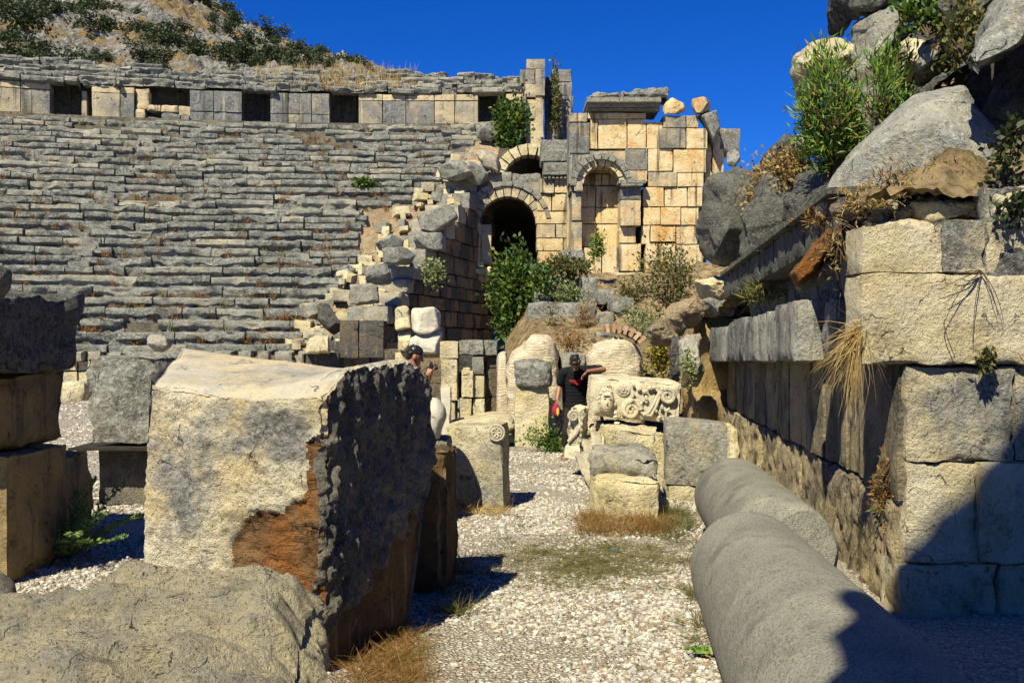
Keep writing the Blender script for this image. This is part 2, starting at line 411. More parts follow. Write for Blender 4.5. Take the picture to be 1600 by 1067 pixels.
M['topface'] = stone('smooth_top_face', (.52, .42, .26), (.44, .40, .32), (.30, .29, .26), (.2, .19, .16), pat=.52, scale=1.3, bumpd=.01, pits=.25, blackspot=.15)
M['rockfg'] = stone('craggy_grey_rock', (.66, .56, .34), (.60, .52, .34), (.32, .305, .25), (.085, .08, .065), pat=.545, scale=1.8, bumpd=.04, fine=1.3, blackspot=.45, layered=.6)
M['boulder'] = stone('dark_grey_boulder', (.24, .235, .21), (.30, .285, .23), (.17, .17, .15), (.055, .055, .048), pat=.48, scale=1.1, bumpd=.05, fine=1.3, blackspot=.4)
M['capstone'] = stone('smooth_grey_capstone', (.50, .45, .32), (.40, .39, .33), (.27, .275, .255), (.12, .125, .118), pat=.48, patw=.16, scale=1.1, bumpd=.025, blackspot=.45, pits=.4)
M['brick'] = None
M['carved'] = stone('carved_marble', (.62, .54, .36), (.56, .50, .37), (.34, .33, .27), (.15, .145, .12), pat=.58, scale=1.6, bumpd=.012, pits=.3, blackspot=.3)
M['white'] = stone('pale_marble', (.56, .51, .40), (.5, .47, .38), (.4, .38, .33), (.25, .23, .19), pat=.68, scale=1.5, bumpd=.006, blackspot=.1, pits=.2)
def granite():
    n = NT('speckled_granite'); v = n.coords()
    big = n.noise(v, 2.6, 8, .68, .1); sp = n.noise(v, 95, 3, .7); sp2 = n.noise(v, 40, 4, .7)
    c = n.mix(n.ss(big, .30, .70), (.20, .195, .155), (.30, .285, .22))
    c = n.mix(n.ss(sp, .50, .62, 0, .65), c, (.05, .05, .048)); c = n.mix(n.ss(sp, .40, .34, 0, .6), c, (.36, .34, .28))
    c = n.mix(n.ss(n.noise(v, 7, 7, .7), .60, .70, 0, .5), c, (.04, .04, .038))
    c = n.mix(n.ss(n.noise(v, 3.3, 7, .7), .60, .70, 0, .35), c, (.30, .26, .17))
    c = n.mix(n.ss(n.noise(v, 1.7, 8, .72, .2), .55, .68, 0, .6), c, (.085, .083, .07)); c = n.mix(n.ss(n.voro(v, 5.5), .10, .02, 0, .7), c, (.34, .30, .18)); c = n.mix(n.ss(n.voro(v, 13), .07, .03, 0, .6), c, (.03, .03, .028))
    n.col(c); n.b.inputs['Roughness'].default_value = .7
    n.nrm(n.bump(n.math('ADD', n.math('MULTIPLY', sp2, .8), n.math('ADD', sp, n.math('MULTIPLY', n.noise(v, 9, 6, .7), 1.5))), .008, 1)); return n.m
M['granite'] = granite()
def brick():
    n = NT('thin_brick_courses'); v = n.coords(False)
    w = n.N('ShaderNodeVectorMath', operation='ADD'); n.L(v, w.inputs[0])
    q = n.N('ShaderNodeTexNoise'); n.L(v, q.inputs['Vector']); q.inputs['Scale'].default_value = 2.5; q.inputs['Detail'].default_value = 4
    s2 = n.N('ShaderNodeVectorMath', operation='SCALE'); n.L(q.outputs['Color'], s2.inputs[0]); s2.inputs['Scale'].default_value = .22; n.L(s2.outputs[0], w.inputs[1])
    sx = n.N('ShaderNodeSeparateXYZ'); n.L(w.outputs[0], sx.inputs[0])
    z = n.math('MULTIPLY', sx.outputs[2], 23.0); fz = n.math('FRACT', z); row = n.math('FLOOR', z)
    jn = n.ss(n.math('ABSOLUTE', n.math('SUBTRACT', fz, .5)), .30, .48)
    xx = n.math('ADD', n.math('MULTIPLY', n.math('ADD', sx.outputs[0], sx.outputs[1]), 4.5), n.math('MULTIPLY', row, .37))
    jx = n.ss(n.math('ABSOLUTE', n.math('SUBTRACT', n.math('FRACT', xx), .5)), .44, .5)
    j = n.math('MAXIMUM', jn, n.math('MULTIPLY', jx, .7))
    wn = n.N('ShaderNodeTexWhiteNoise', noise_dimensions='2D'); cc = n.N('ShaderNodeCombineXYZ'); n.L(row, cc.inputs[0]); n.L(n.math('FLOOR', xx), cc.inputs[1]); n.L(cc.outputs[0], wn.inputs['Vector'])
    c = n.mix(wn.outputs['Value'], (.58, .48, .32), (.66, .57, .42))
    c = n.mix(n.ss(n.noise(v, 2.2, 7, .65), .52, .68, 0, .7), c, (.27, .24, .19)); c = n.mix(n.ss(n.noise(v, 1.2, 6, .6), .58, .7, 0, .7), c, (.42, .22, .12))
    c = n.mix(n.math('MULTIPLY', j, .20), c, (.24, .18, .12)); c = n.mix(n.ss(n.noise(v, 14, 6, .7), .6, .7, 0, .6), c, (.05, .04, .03))
    n.col(c); n.nrm(n.bump(n.math('SUBTRACT', n.math('MULTIPLY', n.noise(v, 14, 6, .7), .9), n.math('MULTIPLY', j, .22)), .05, 1)); return n.m
M['brick'] = brick()
def redbrick():
    n = NT('red_arch_brick'); v = n.coords(); t = n.attr()
    c = n.mix(t, (.36, .20, .12), (.50, .38, .25)); c = n.mix(n.ss(n.noise(v, 9, 6, .7), .5, .65, 0, .7), c, (.28, .24, .18))
    n.col(c); n.nrm(n.bump(n.noise(v, 20, 6, .7), .02, 1)); return n.m
M['redbrick'] = redbrick()
def ground_mat():
    n = NT('gravel_ground'); v = n.coords(False); d = n.noise(v, .35, 6, .6, .4); f = n.noise(v, 60, 5, .7)
    c1 = n.voro(v, 36, out='Color'); sp = n.N('ShaderNodeSeparateColor'); n.L(c1, sp.inputs[0])
    e = n.voro(v, 36, 'DISTANCE_TO_EDGE')
    peb = n.mix(sp.outputs[0], (.44, .41, .34), (.70, .66, .57)); peb = n.mix(n.ss(sp.outputs[1], .78, .85, 0, .8), peb, (.28, .20, .13))
    dirt = n.mix(n.ss(f, .35, .65), (.26, .22, .15), (.46, .40, .30))
    c = n.mix(n.ss(e, .06, .16), dirt, peb)
    c = n.mix(n.ss(d, .54, .68, 0, .6), c, dirt)
    n.col(c); n.nrm(n.bump(n.math('ADD', n.ss(e, 0, .3), n.math('MULTIPLY', f, .4)), .02, 1)); return n.m
M['ground'] = ground_mat()
def pebble():
    n = NT('limestone_pebbles'); v = n.coords(False); t = n.attr()
    r = n.N('ShaderNodeValToRGB'); n.L(t, r.inputs[0])
    cr = r.color_ramp; cr.elements[0].color = (.16, .13, .10, 1); cr.elements[0].position = 0
    cr.elements[1].color = (.66, .63, .55, 1); cr.elements[1].position = 1
    for p, c in ((.18, (.33, .24, .15, 1)), (.35, (.34, .33, .30, 1)), (.6, (.52, .48, .39, 1))):
        q = cr.elements.new(p); q.color = c
    n.col(n.mix(n.ss(n.noise(v, 45, 5, .7), .5, .7, 0, .5), r.outputs[0], (.2, .17, .13))); n.nrm(n.bump(n.noise(v, 120, 4, .7), .006, 1)); return n.m
M['pebble'] = pebble()
def hill_mat():
    n = NT('rocky_hillside'); v = n.coords(False)
    r = n.noise(v, .30, 9, .68, .6); g = n.noise(v, .16, 6, .6, .5); f = n.noise(v, 2.2, 8, .72)
    rock_ = n.mix(n.ss(f, .38, .62), (.13, .13, .125), (.44, .42, .37)); grass = n.mix(n.ss(f, .4, .6), (.38, .25, .11), (.24, .19, .10))
    c = n.mix(n.ss(n.math('ADD', n.math('MULTIPLY', g, .6), n.math('MULTIPLY', r, .4)), .47, .56), rock_, grass)
    c = n.mix(n.ss(n.noise(v, .9, 9, .72, .8), .54, .64, 0, .8), c, (.05, .052, .04))
    n.col(c); n.nrm(n.bump(n.math('ADD', r, f), .7, 1)); return n.m
M['hill'] = hill_mat()
def soil():
    n = NT('dry_soil'); v = n.coords(False); f = n.noise(v, 6, 9, .72, .5); g = n.noise(v, 1.6, 6, .6)
    c = n.mix(n.ss(f, .35, .65), (.09, .065, .035), (.34, .25, .13)); c = n.mix(n.ss(g, .52, .64, 0, .8), c, (.40, .30, .16))
    n.col(c); n.nrm(n.bump(n.math('ADD', f, n.noise(v, 26, 6, .7)), .05, 1)); return n.m
M['soil'] = soil()
def leaf(name, a, b, dead=None, sheen=.4, dk=.0):
    n = NT(name); t = n.attr()
    c = n.mix(t, a, b)
    if dead: c = n.mix(n.ss(t, .80, .88), c, dead)
    n.col(c); n.b.inputs['Roughness'].default_value = .55; n.b.inputs['Specular IOR Level'].default_value = sheen
    # thin leaf: part of the light comes through
    tr = n.N('ShaderNodeBsdfTranslucent'); n.L(c, tr.inputs[0]); mx = n.N('ShaderNodeMixShader'); mx.inputs[0].default_value = .25
    n.L(n.b.outputs[0], mx.inputs[1]); n.L(tr.outputs[0], mx.inputs[2]); n.L(mx.outputs[0], n.out.inputs[0]); return n.m
M['oleander'] = leaf('oleander_leaf', (.05, .13, .015), (.22, .36, .05), (.30, .22, .05))
M['tree'] = leaf('dark_tree_leaf', (.018, .045, .008), (.10, .19, .02), (.22, .24, .03))
M['scrub'] = leaf('hill_scrub_leaf', (.018, .032, .010), (.055, .075, .02))
M['olive'] = leaf('olive_shrub_leaf', (.05, .07, .02), (.16, .16, .04), (.26, .17, .05))
M['yellow'] = leaf('yellowing_leaf', (.16, .16, .02), (.38, .33, .05), (.30, .18, .04))
M['ivy'] = leaf('dark_ivy_leaf', (.012, .022, .006), (.04, .06, .012))
M['weed'] = leaf('ferny_weed_leaf', (.10, .18, .04), (.24, .34, .09))
M['pale'] = leaf('pale_caper_leaf', (.16, .20, .07), (.30, .33, .13))
M['dryleaf'] = leaf('dry_leaf', (.26, .18, .06), (.42, .31, .12), (.2, .09, .03))
M['straw'] = leaf('straw', (.34, .22, .07), (.58, .42, .17))
M['rustgrass'] = leaf('rusty_grass', (.20, .085, .02), (.36, .20, .06), (.12, .16, .03))
M['turf'] = leaf('thin_turf', (.09, .10, .025), (.22, .19, .07), (.32, .25, .1))
def plain(name, c, rough=.7, spec=.3, noise=.0, sc=40):
    n = NT(name); v = n.coords()
    n.col(n.mix(n.ss(n.noise(v, sc, 4, .6), .35, .65, 0, noise), c, tuple(x * .5 for x in c)) if noise else c)
    n.b.inputs['Roughness'].default_value = rough; n.b.inputs['Specular IOR Level'].default_value = spec; return n.m
M['bark'] = plain('grey_brown_bark', (.11, .08, .05), .9, .1, .8)
M['skin'] = plain('tanned_skin', (.32, .15, .085), .5, .4, .25, 30)
M['hair'] = plain('dark_hair', (.012, .008, .006), .5, .4, .5, 80)
M['tee'] = plain('black_cotton', (.014, .014, .017), .9, .1, .5, 60)
M['redprint'] = plain('red_print', (.42, .015, .02), .8, .2)
M['trouser'] = plain('dark_brown_cloth', (.03, .024, .022), .9, .1, .5, 50)
M['sandal'] = plain('brown_leather', (.22, .09, .025), .6, .3, .4)
M['redcloth'] = plain('crimson_cloth', (.36, .02, .06), .7, .2, .3)
M['yellowcloth'] = plain('yellow_cloth', (.75, .48, .04), .7, .2, .2)
M['blackplastic'] = plain('black_plastic', (.012, .012, .013), .35, .5)
M['lens'] = plain('lens_glass', (.02, .02, .03), .08, .6)
M['blueplastic'] = plain('blue_plastic', (.02, .2, .7), .4, .5)
M['darkwood'] = plain('weathered_dark_wood', (.035, .03, .022), .8, .2, .6, 20)
M['palewood'] = plain('weathered_pale_wood', (.38, .34, .24), .85, .2, .5, 20)
# ================================================================== GROUND
def grid_mesh(xs, ys, zf):
    X, Y = np.meshgrid(xs, ys, indexing='xy'); v = np.stack([X.ravel(), Y.ravel(), zf(X.ravel(), Y.ravel())], 1)
    nx, ny = len(xs), len(ys); i, j = np.meshgrid(np.arange(nx - 1), np.arange(ny - 1), indexing='xy'); a = (j * nx + i).ravel()
    return v, np.stack([a, a + 1, a + nx + 1, a + nx], 1)
def gz(x, y): return .035 * fbm(np.stack([x, y, 0 * x], 1), .35, 4, 2) * (np.abs(x) < 40) * (y < 60) - .01
xs = np.concatenate([[-600, -200, -80, -40], np.linspace(-14, 8, 111), [14, 30, 80, 200, 600]])
ys = np.concatenate([[-600, -200, -60, -20], np.linspace(-6, 30, 145), [40, 80, 200, 700]])
mb = MB(); v, f = grid_mesh(xs, ys, gz); mb.add(v, [f]); ob = mb.build('ground', M['ground'], loc=(0, 0, 0)); ob['kind'] = 'structure'
# loose gravel: every pebble a small stone, one body of stuff
def ico():
    bm = bmesh.new(); bmesh.ops.create_icosphere(bm, subdivisions=1, radius=1); bm.verts.ensure_lookup_table()
    v = np.array([q.co[:] for q in bm.verts]); f = np.array([[q.index for q in p.verts] for p in bm.faces]); bm.free(); return v, f
IV, IF = ico()
def pebbles(name, regions, seed):
    rs = np.random.RandomState(seed); mb = MB()
    for (x0, x1, y0, y1, dens, s0, s1) in regions:
        n = int((x1 - x0) * (y1 - y0) * dens)
        x = x0 + (x1 - x0) * rs.rand(n); y = y0 + (y1 - y0) * rs.rand(n)
        cover = fbm(np.stack([x, y, 0 * x], 1), .8, 4, 9)
        bare = np.exp(-((x - .55) / .9) ** 2 - ((y - 7.6) / .75) ** 2) + .7 * np.exp(-((x + .1) / .35) ** 2 - ((y - 5.1) / .5) ** 2)
        k = rs.rand(n) < np.clip(.84 + cover * 2.0 - bare * .75, .08, 1)
        x, y = x[k], y[k]; n = len(x)
        s = s0 + (s1 - s0) * rs.rand(n) ** 2.2
        sc = np.stack([s * (.8 + .6 * rs.rand(n)), s * (.7 + .5 * rs.rand(n)), s * (.4 + .4 * rs.rand(n))], 1)
        V = IV[None] * sc[:, None] * (1 + .35 * (rs.rand(n, 12, 1) - .5))
        a = rs.rand(n) * 6.283; t = (rs.rand(n) - .5) * .9
        ca, sa, ct, st = np.cos(a)[:, None], np.sin(a)[:, None], np.cos(t)[:, None], np.sin(t)[:, None]
        vx, vy, vz = V[..., 0], V[..., 1] * ct - V[..., 2] * st, V[..., 1] * st + V[..., 2] * ct
        V = np.stack([vx * ca - vy * sa, vx * sa + vy * ca, vz], -1)
        V += np.stack([x, y, gz(x, y) + sc[:, 2] * .35], 1)[:, None]
        Fc = (IF[None] + (np.arange(n) * 12)[:, None, None]).reshape(-1, 3)
        tn = np.clip(rs.normal(.49, .25, n), 0, 1); tn[rs.rand(n) < .12] *= .25
        mb.add(V.reshape(-1, 3), [Fc], np.repeat(tn, 12))
    o = mb.build(name, M['pebble'], loc=(0, 0, 0), smooth=False); return tag(o, 'pale limestone gravel strewn over the ground between the blocks', 'gravel', kind='stuff')
pebbles('gravel', [(-1.2, 1.9, 4.4, 7.4, 3300, .005, .021), (-1.0, 2.2, 7.4, 10.5, 1800, .007, .022), (-1.2, 2.6, 10.5, 15, 650, .010, .026),
                   (-4.4, -2.0, 5.2, 8.5, 2000, .006, .021), (-12, -3.5, 8.5, 20, 260, .013, .032), (-14, -6, 20, 31, 70, .02, .05)], 3)
# ================================================================== HILL
def hill_z(x, y):
    ridge_x = np.array([-260, -130, -72, -56, -40, -31, -24, -19, -15.5, -12, -8, 0, 8, 90]); ridge_z = np.array([120, 96, 63, 55.5, 44.5, 39.5, 36.5, 35.2, 33.6, 31, 27, 12, -3, -3])
    zr = np.interp(x, ridge_x, ridge_z)
    t = np.clip((y - 63) / (120 - 63), 0, 1.0); base = np.interp(x, [-120, -60, -14, 0, 8], [20, 18, 16.6, 12, -3])
    z = base + (zr - base) * (t ** .85)
    z = np.where(y > 120, zr - (y - 120) * .25, z); z = np.where(y < 63, base - (63 - y) * .3, z)
    p = np.stack([x, y, 0 * x], 1)
    w = np.clip((y - 60) / 12, 0.05, 1)
    return z + w * (1.1 * fbm(p, .13, 6, 21, .55) + .9 * fbm(p, .42, 4, 4, .6, ridged=True))
mb = MB()
v, f = grid_mesh(np.concatenate([[-260, -200, -150, -120], np.linspace(-95, 6, 300), [15, 25, 40, 60]]), np.concatenate([np.linspace(60, 123, 190), [130, 140, 160, 200]]), hill_z)
mb.add(v, [f]); ob = mb.build('hill', M['hill'], loc=(-30, 62, 10)); ob['kind'] = 'structure'
# scrub on the hill: three bushes, copied
rs = np.random.RandomState(77); protos = []
for k in range(4):
    m = MB(); nl = 1000
    cc = rs.normal(size=(9, 3)) * np.array((.5, .5, .28)) + np.array((0, 0, .55))
    w = rs.randint(0, 9, nl); pos = cc[w] + rs.normal(size=(nl, 3)) * .24; pos[:, 2] = np.maximum(pos[:, 2], .02)
    leaves(m, pos, rs.normal(size=(nl, 3)) + (0, 0, .5), .17, .13, rs=rs)
    o = m.build('shrub', M['scrub'], loc=(0, 0, 0), smooth=False); protos.append(o)
SHL = ['dark green scrub bush growing among grey rocks on the hillside', 'dark round evergreen shrub rooted on the rocky slope above the seats', 'low dark bush with ragged top on the pale rocky slope', 'broad dark shrub on the dry hillside under blue sky']
n = 0
for _ in range(1500):
    if n >= 118: break
    y = 64 + 58 * rs.rand() ** 1.1; px = -20 + 600 * rs.rand(); x = (px - CX) / F * y
    z = float(hill_z(np.array([x]), np.array([y]))[0]); py = CY - (z - H) / y * F
    if py > 122 or py < -25: continue
    k = n % 4; o = protos[k] if n < 4 else protos[k].copy()
    if n >= 4: COL.objects.link(o)
    s = (.62 + .95 * rs.rand() ** 2.0) * (.7 + y / 300)
    o.location = (x, y, z - .12 * s); o.scale = (s * (.9 + .4 * rs.rand()), s, s * (.75 + .35 * rs.rand())); o.rotation_euler.z = 6.28 * rs.rand()
    tag(o, SHL[k], 'shrub', 'scrub bushes on the hillside'); n += 1
# ================================================================== SEATING
TC = np.array((-4.5, -28.0)); R0 = 60.0
def pol(a, R, z): return np.stack([TC[0] + R * np.sin(a), TC[1] + R * np.cos(a), z + 0 * a], -1)
def ang_px(px, R):
    lo, hi = -.9, .9
    for _ in range(40):
        m = (lo + hi) / 2; x, y = TC[0] + R * math.sin(m), TC[1] + R * math.cos(m)
        if (x / y * F + CX) < px: lo = m
        else: hi = m
    return lo
EY = [545, 520, 470, 440, 400, 360, 330, 315, 300, 270, 250, 220, 190, 150]; EX = [468, 476, 530, 548, 562, 560, 572, 640, 690, 715, 730, 755, 775, 790]
def endpx(z, Y):
    y = CY - (z - H) / Y * F
    return float(np.interp(-y, [-q for q in EY], EX))
RISE, TREAD, NR = .408, .72, 29
def zrow(k): return 1.55 + RISE * k
PROF = np.array([(.13, -.52), (.13, -.38), (.11, -.29), (.05, -.245), (-.005, -.20), (-.015, -.07), (.0, -.015), (.03, .0), (.2, .012), (.46, .0), (.78, -.01)])
def seat_row(mb, R, zt, a0, a1, rs, prof=PROF, lmin=.9, lmax=2.8, miss=.03, rough=1.0, rise=RISE):
    a = a0
    np_ = len(prof)
    while a < a1:
        L = lmin + (lmax - lmin) * rs.rand(); b = min(a1, a + L / R)
        if rs.rand() > miss:
            g = (.012 + .055 * rs.rand() ** 3) / R; na = max(3, int((b - a) * R / .13))
            aa = np.linspace(a + g, b - g, na)
            dr, dz, tl = rs.normal() * .055 * rough, rs.normal() * .032 * rough, rs.normal() * .022 * rough
            if rs.rand() < .16: dr += .14 * rs.rand(); dz -= .10 * rs.rand(); tl += rs.normal() * .04
            A, I = np.meshgrid(aa, np.arange(np_), indexing='ij'); A = A.ravel(); I = I.ravel()
            rr = R + prof[I, 0] + dr; zz = zt + prof[I, 1] + dz + tl * ((A - (a + b) / 2) / (b - a)) * (prof[I, 1] > -.3)
            v = pol(A, rr, zz)
            nz = fbm(v, 1.6, 4, 5, .6); nz2 = fbm(v, 5, 3, 8)
            out = np.stack([np.sin(A), np.cos(A), 0 * A], 1)
            front = (I > 0) & (I < 8)
            v += out * (nz * .085 + nz2 * .05)[:, None] * rough * front[:, None]
            bite = np.clip(fbm(v, .8, 3, 14) - .12, 0, .6) * rough
            v[:, 2] -= bite * .30 * ((I >= 4) & (I <= 8)); v += out * (bite * .28 * ((I >= 3) & (I <= 7)))[:, None]
            v[:, 2] += nz2 * .02 * rough
            i, j = np.meshgrid(np.arange(na - 1), np.arange(np_ - 1), indexing='ij'); s = (i * np_ + j).ravel()
            q = np.stack([s, s + np_, s + np_ + 1, s + 1], 1)
            v0 = np.vstack([v, pol(np.array([aa[0], aa[-1]]), R + .78, zt - .52)])
            c = [np.arange(np_)[::-1], np.arange((na - 1) * np_, na * np_)]
            t0 = np.stack([np.full(np_ - 1, na * np_), c[0][:-1], c[0][1:]], 1); t1 = np.stack([np.full(np_ - 1, na * np_ + 1), c[1][:-1], c[1][1:]], 1)
            mb.add(v0, [q, t0, t1], float(np.clip(.55 + rs.normal() * .24, 0, 1)))
        a = b
seating = thing('theatre_seating', 'curved grey stone rows of seats rising in a bank across the left half', 'seating', pol(np.array(-.1), R0, 0))
rs = np.random.RandomState(41); ends = []
tufts = []
for k in range(NR):
    R = R0 + TREAD * k; zt = zrow(k); mb = MB()
    ex = endpx(zt - .2, 32 + TREAD * k); a1 = ang_px(ex + rs.normal() * 5, R); a0 = ang_px(-130, R); ends.append((R, zt, a1))
    seat_row(mb, R, zt, a0, a1, rs, miss=.025 if k < 24 else .05)
    mb.build('seat_row', M['seat'], seating, sharp=38)
    for _ in range(15):
        a = a0 + (a1 - a0) * rs.rand(); tufts.append((a, R + .03 + .1 * rs.rand(), zt - RISE * (.9 + .1 * rs.rand()), rs.rand()))
    for _ in range(5):
        a = a0 + (a1 - a0) * rs.rand(); tufts.append((a, R + .2 * rs.rand(), zt - .01, rs.rand() * .6))
# stairways: half-height steps let into the rows
for pxb, pxt in ((85, 240),):
    mb = MB()
    for k in range(NR):
        R = R0 + TREAD * k; px = pxb + (pxt - pxb) * k / NR + rs.normal() * 8; ac = ang_px(px, R)
        for h, dr in ((-RISE * .5, -.40), (0.0, -.05)):
            if rs.rand() < .5: continue
            w = .34 + .08 * rs.rand(); zt = zrow(k) + h + rs.normal() * .02
            C = np.array([[[pol(np.array(ac + s * w / R), R + dr + d, zz) for zz in (zt - .24, zt)] for d in (0, .5)] for s in (-1, 1)])
            hexa(mb, C, .14, .03, .04, .06, 3, tint=float(np.clip(.5 + rs.normal() * .2, 0, 1)))
    mb.build('stairway', M['seat'], seating)
# bedding under the rows, showing where blocks are lost
mb = MB(); ks = np.arange(NR + 1)
RA = np.repeat(R0 + TREAD * ks, 2) + np.tile([.16, .20], NR + 1); ZA = np.repeat([zrow(k) for k in ks], 2) + np.tile([-.52, -.10], NR + 1) - .02
aa = np.linspace(-.46, ang_px(800, R0 + 20), 260); A, I = np.meshgrid(aa, np.arange(len(RA)), indexing='ij'); A = A.ravel(); I = I.ravel()
v = pol(A, RA[I], ZA[I]); ok = None
v += .06 * fbm(v, 2.2, 4, 2)[:, None] * np.array((.3, .6, .6))
i, j = np.meshgrid(np.arange(len(aa) - 1), np.arange(len(RA) - 1), indexing='ij'); s = (i * len(RA) + j).ravel(); q = np.stack([s, s + len(RA), s + len(RA) + 1, s + 1], 1)
qc = v[q].mean(1); keep = qc[:, 0] < np.interp(qc[:, 1], [31, 36, 44, 46, 53], [-5.6, -4.6, -2.3, -1.2, 0.1])
q = q[keep]; qc = qc[keep]; fx = qc[:, 0] / qc[:, 1] * F + CX; fy = CY - (qc[:, 2] - H) / qc[:, 1] * F
mb.add(v, [q], .5, (fx > np.interp(-fy, [-t for t in EY], EX) - 14).astype(int)); mb.build('bedding', [M['seatfill'], M['rubble']], seating)
# podium wall below the first row, with its capping blocks
mb = MB(); a = ang_px(-130, R0 - .3); ae = ang_px(470, R0 - .3)
while a < ae:
    b = a + (.9 + .5 * rs.rand()) / R0
    for z0, z1 in ((0, .72), (.74, 1.02)):
        C = np.array([[[pol(np.array(t), R0 - .35 + d, z) for z in (z0, z1)] for d in (0, .6)] for t in (a + .0003, b - .0003)]); hexa(mb, C, .16, .02, .03, .05, 3, tint=rs.rand() * .6)
    a = b
mb.build('podium_wall', M['cream'], seating)
mb = MB(); a = ang_px(-130, R0 - .6)
while a < ae:
    b = a + (.55 + .35 * rs.rand()) / R0
    C = np.array([[[pol(np.array(t), R0 - .6 + d + rs.normal() * .02, z) for z in (1.03, 1.34 + .03 * rs.normal())] for d in (0, .55)] for t in (a + .0012, b - .0018)]); hexa(mb, C, .1, .03, .05, .07, 3, tint=.3 + rs.rand() * .4)
    a = b
mb.build('coping', M['grey'], seating)
# grass in the joints of the rows
mb = MB(); mg = MB(); rs2 = np.random.RandomState(8)
for (a, R, z, c) in tufts:
    n = 12; base = pol(np.array(a), R, z) + rs2.normal(size=(n, 3)) * (.07, .03, .01); hh = .16 + .30 * rs2.rand() ** 2
    tip = base + np.stack([rs2.normal(size=n) * .10, rs2.normal(size=n) * .06 - .05, hh * (.5 + .6 * rs2.rand(n))], 1)
    blades(mb, base, tip, .035, tint=c, rs=rs2, seg=2)
tag(mb.build('dry_grass', M['rustgrass'], loc=(-10, 40, 0), smooth=False), 'rusty dry grass tufts sprouting from the joints of the stone seats', 'grass', kind='stuff')
# ================================================================== GALLERY above the seats
RG = R0 + TREAD * NR + 2.2; ZB = zrow(NR - 1) + .02; ZC = 15.30
gallery = thing('gallery_wall', 'stained stone gallery wall with dark doorways and broken seat rows on top, behind the seats', 'wall', pol(np.array(-.05), RG, ZB))
def pcell(mb, px0, px1, z0, z1, dr0=0., dr1=1.1, R=RG, tint=.5, res=.18, **kw):
    a0, a1 = ang_px(px0, R), ang_px(px1, R)
    C = np.array([[[pol(np.array(t), R + d, z) for z in (z0, z1)] for d in (dr0, dr1)] for t in (a0, a1)])
    hexa(mb, C, res, kw.get('amp', .02), kw.get('wear', .03), .06, 2, tint=tint)
doors = [(78, 126), (134, 143), (378, 422), (515, 560), (747, 790)]
rs = np.random.RandomState(4); wall = MB()
solid = [(-130, 78), (126, 134), (143, 210), (296, 378), (422, 515), (560, 747), (790, 822)]
for (s0, s1) in solid:
    x = s0
    if s1 - s0 < 12: pcell(wall, s0, s1, ZB, ZC - .25, tint=.35, dr0=.25); continue
    while x < s1 - 2:
        w = min(s1 - x, 24 + 22 * rs.rand());  w = s1 - x if s1 - x - w < 14 else w
        if s0 in (296, 422):
            for z0, z1 in ((ZB, ZB + .62), (ZB + .635, ZB + 1.15), (ZB + 1.165, ZC)):
                o = w * .45 * (z0 > ZB + .7); pcell(wall, x + .4, x + w - .4, z0, z1, rs.normal() * .02, tint=.6 + .3 * rs.rand())
        else:
            pcell(wall, x + .3, x + w - .3, ZB, ZC - .36, rs.normal() * .015, tint=.35 + .5 * rs.rand(), amp=.012)
            pcell(wall, x + .3, x + w - .3, ZC - .345, ZC, -.03 + rs.normal() * .01, tint=.1 + .2 * rs.rand(), amp=.01)
        x += w
# the broken stretch between the doorways
for (p0, p1, z0, z1, d, t) in ((208, 226, ZB, ZB + 1.2, .1, .1), (226, 246, ZB, ZB + .85, .35, .7), (247, 276, ZB, ZB + .6, -.1, .6), (250, 280, ZB + .62, ZB + 1.1, .3, .6), (283, 297, ZB, ZB + .9, -.15, .5),
                             (228, 250, ZB + 1.12, ZB + 1.5, .2, .2), (250, 277, ZB + 1.12, ZB + 1.5, .25, .05), (277, 300, ZB + .95, ZB + 1.5, .3, .3), (210, 232, ZB + 1.22, ZC, .2, .2)):
    pcell(wall, p0, p1, z0, z1, d, 1.2, tint=t, amp=.05, wear=.08, res=.12)
wall.build('wall', M['gallery'], gallery)
mb = MB()
for s0, s1 in ((-130, 330), (330, 830)):
    a0, a1 = ang_px(s0, RG), ang_px(s1, RG); aa = np.linspace(a0, a1, 40)
    v = np.vstack([pol(aa, RG + 2.6, ZB - .3), pol(aa, RG + 2.6, ZC + .62)]); q = np.stack([np.arange(39), np.arange(39) + 1, np.arange(39) + 41, np.arange(39) + 40], 1); mb.add(v, [q], .8)
mb.build('passage_back_wall', M['gallery'], gallery)
# lintels, dado blocks in the doorways, cornice, upper rows
mb = MB()
for (p0, p1, h) in ((88, 120, .35), (512, 598, .28), (420, 432, .2), (745, 775, .7)): pcell(mb, p0, p1, ZB, ZB + h, -.35, .3, tint=.2, amp=.04, wear=.05)
mb.build('fallen_sill', M['cream'], gallery)
CP = np.array([(.25, -.05), (.10, -.04), (-.18, -.02), (-.30, .06), (-.33, .22), (-.30, .30), (-.2, .31), (.3, .31), (1.2, .30)])
mb = MB()
for s0, s1 in ((-130, 124), (128, 190), (378, 432), (518, 585), (612, 686), (736, 790)):
    seat_row(mb, RG, ZC + .03, ang_px(s0, RG), ang_px(s1, RG), rs, prof=CP, lmin=1.2, lmax=2.6, miss=0, rough=.9)
mb.build('cornice', M['seat'], gallery, sharp=38)
UP = np.array([(.10, -.42), (.09, -.3), (.05, -.2), (.0, -.15), (-.02, -.06), (.0, -.01), (.04, .0), (.3, .01), (2.8, 0), (2.8, -.05)])
for k in range(5):
    mb = MB(); R = RG + .25 + .66 * k; zt = ZC + .62 + .37 * k
    seat_row(mb, R, zt, ang_px(-130, R), ang_px(815 if k < 4 else 700, R), rs, prof=UP, lmin=.9, lmax=2.2, miss=.05 + .05 * k, rough=1.2)
    mb.build('seat_row', M['seat'], gallery, sharp=38)
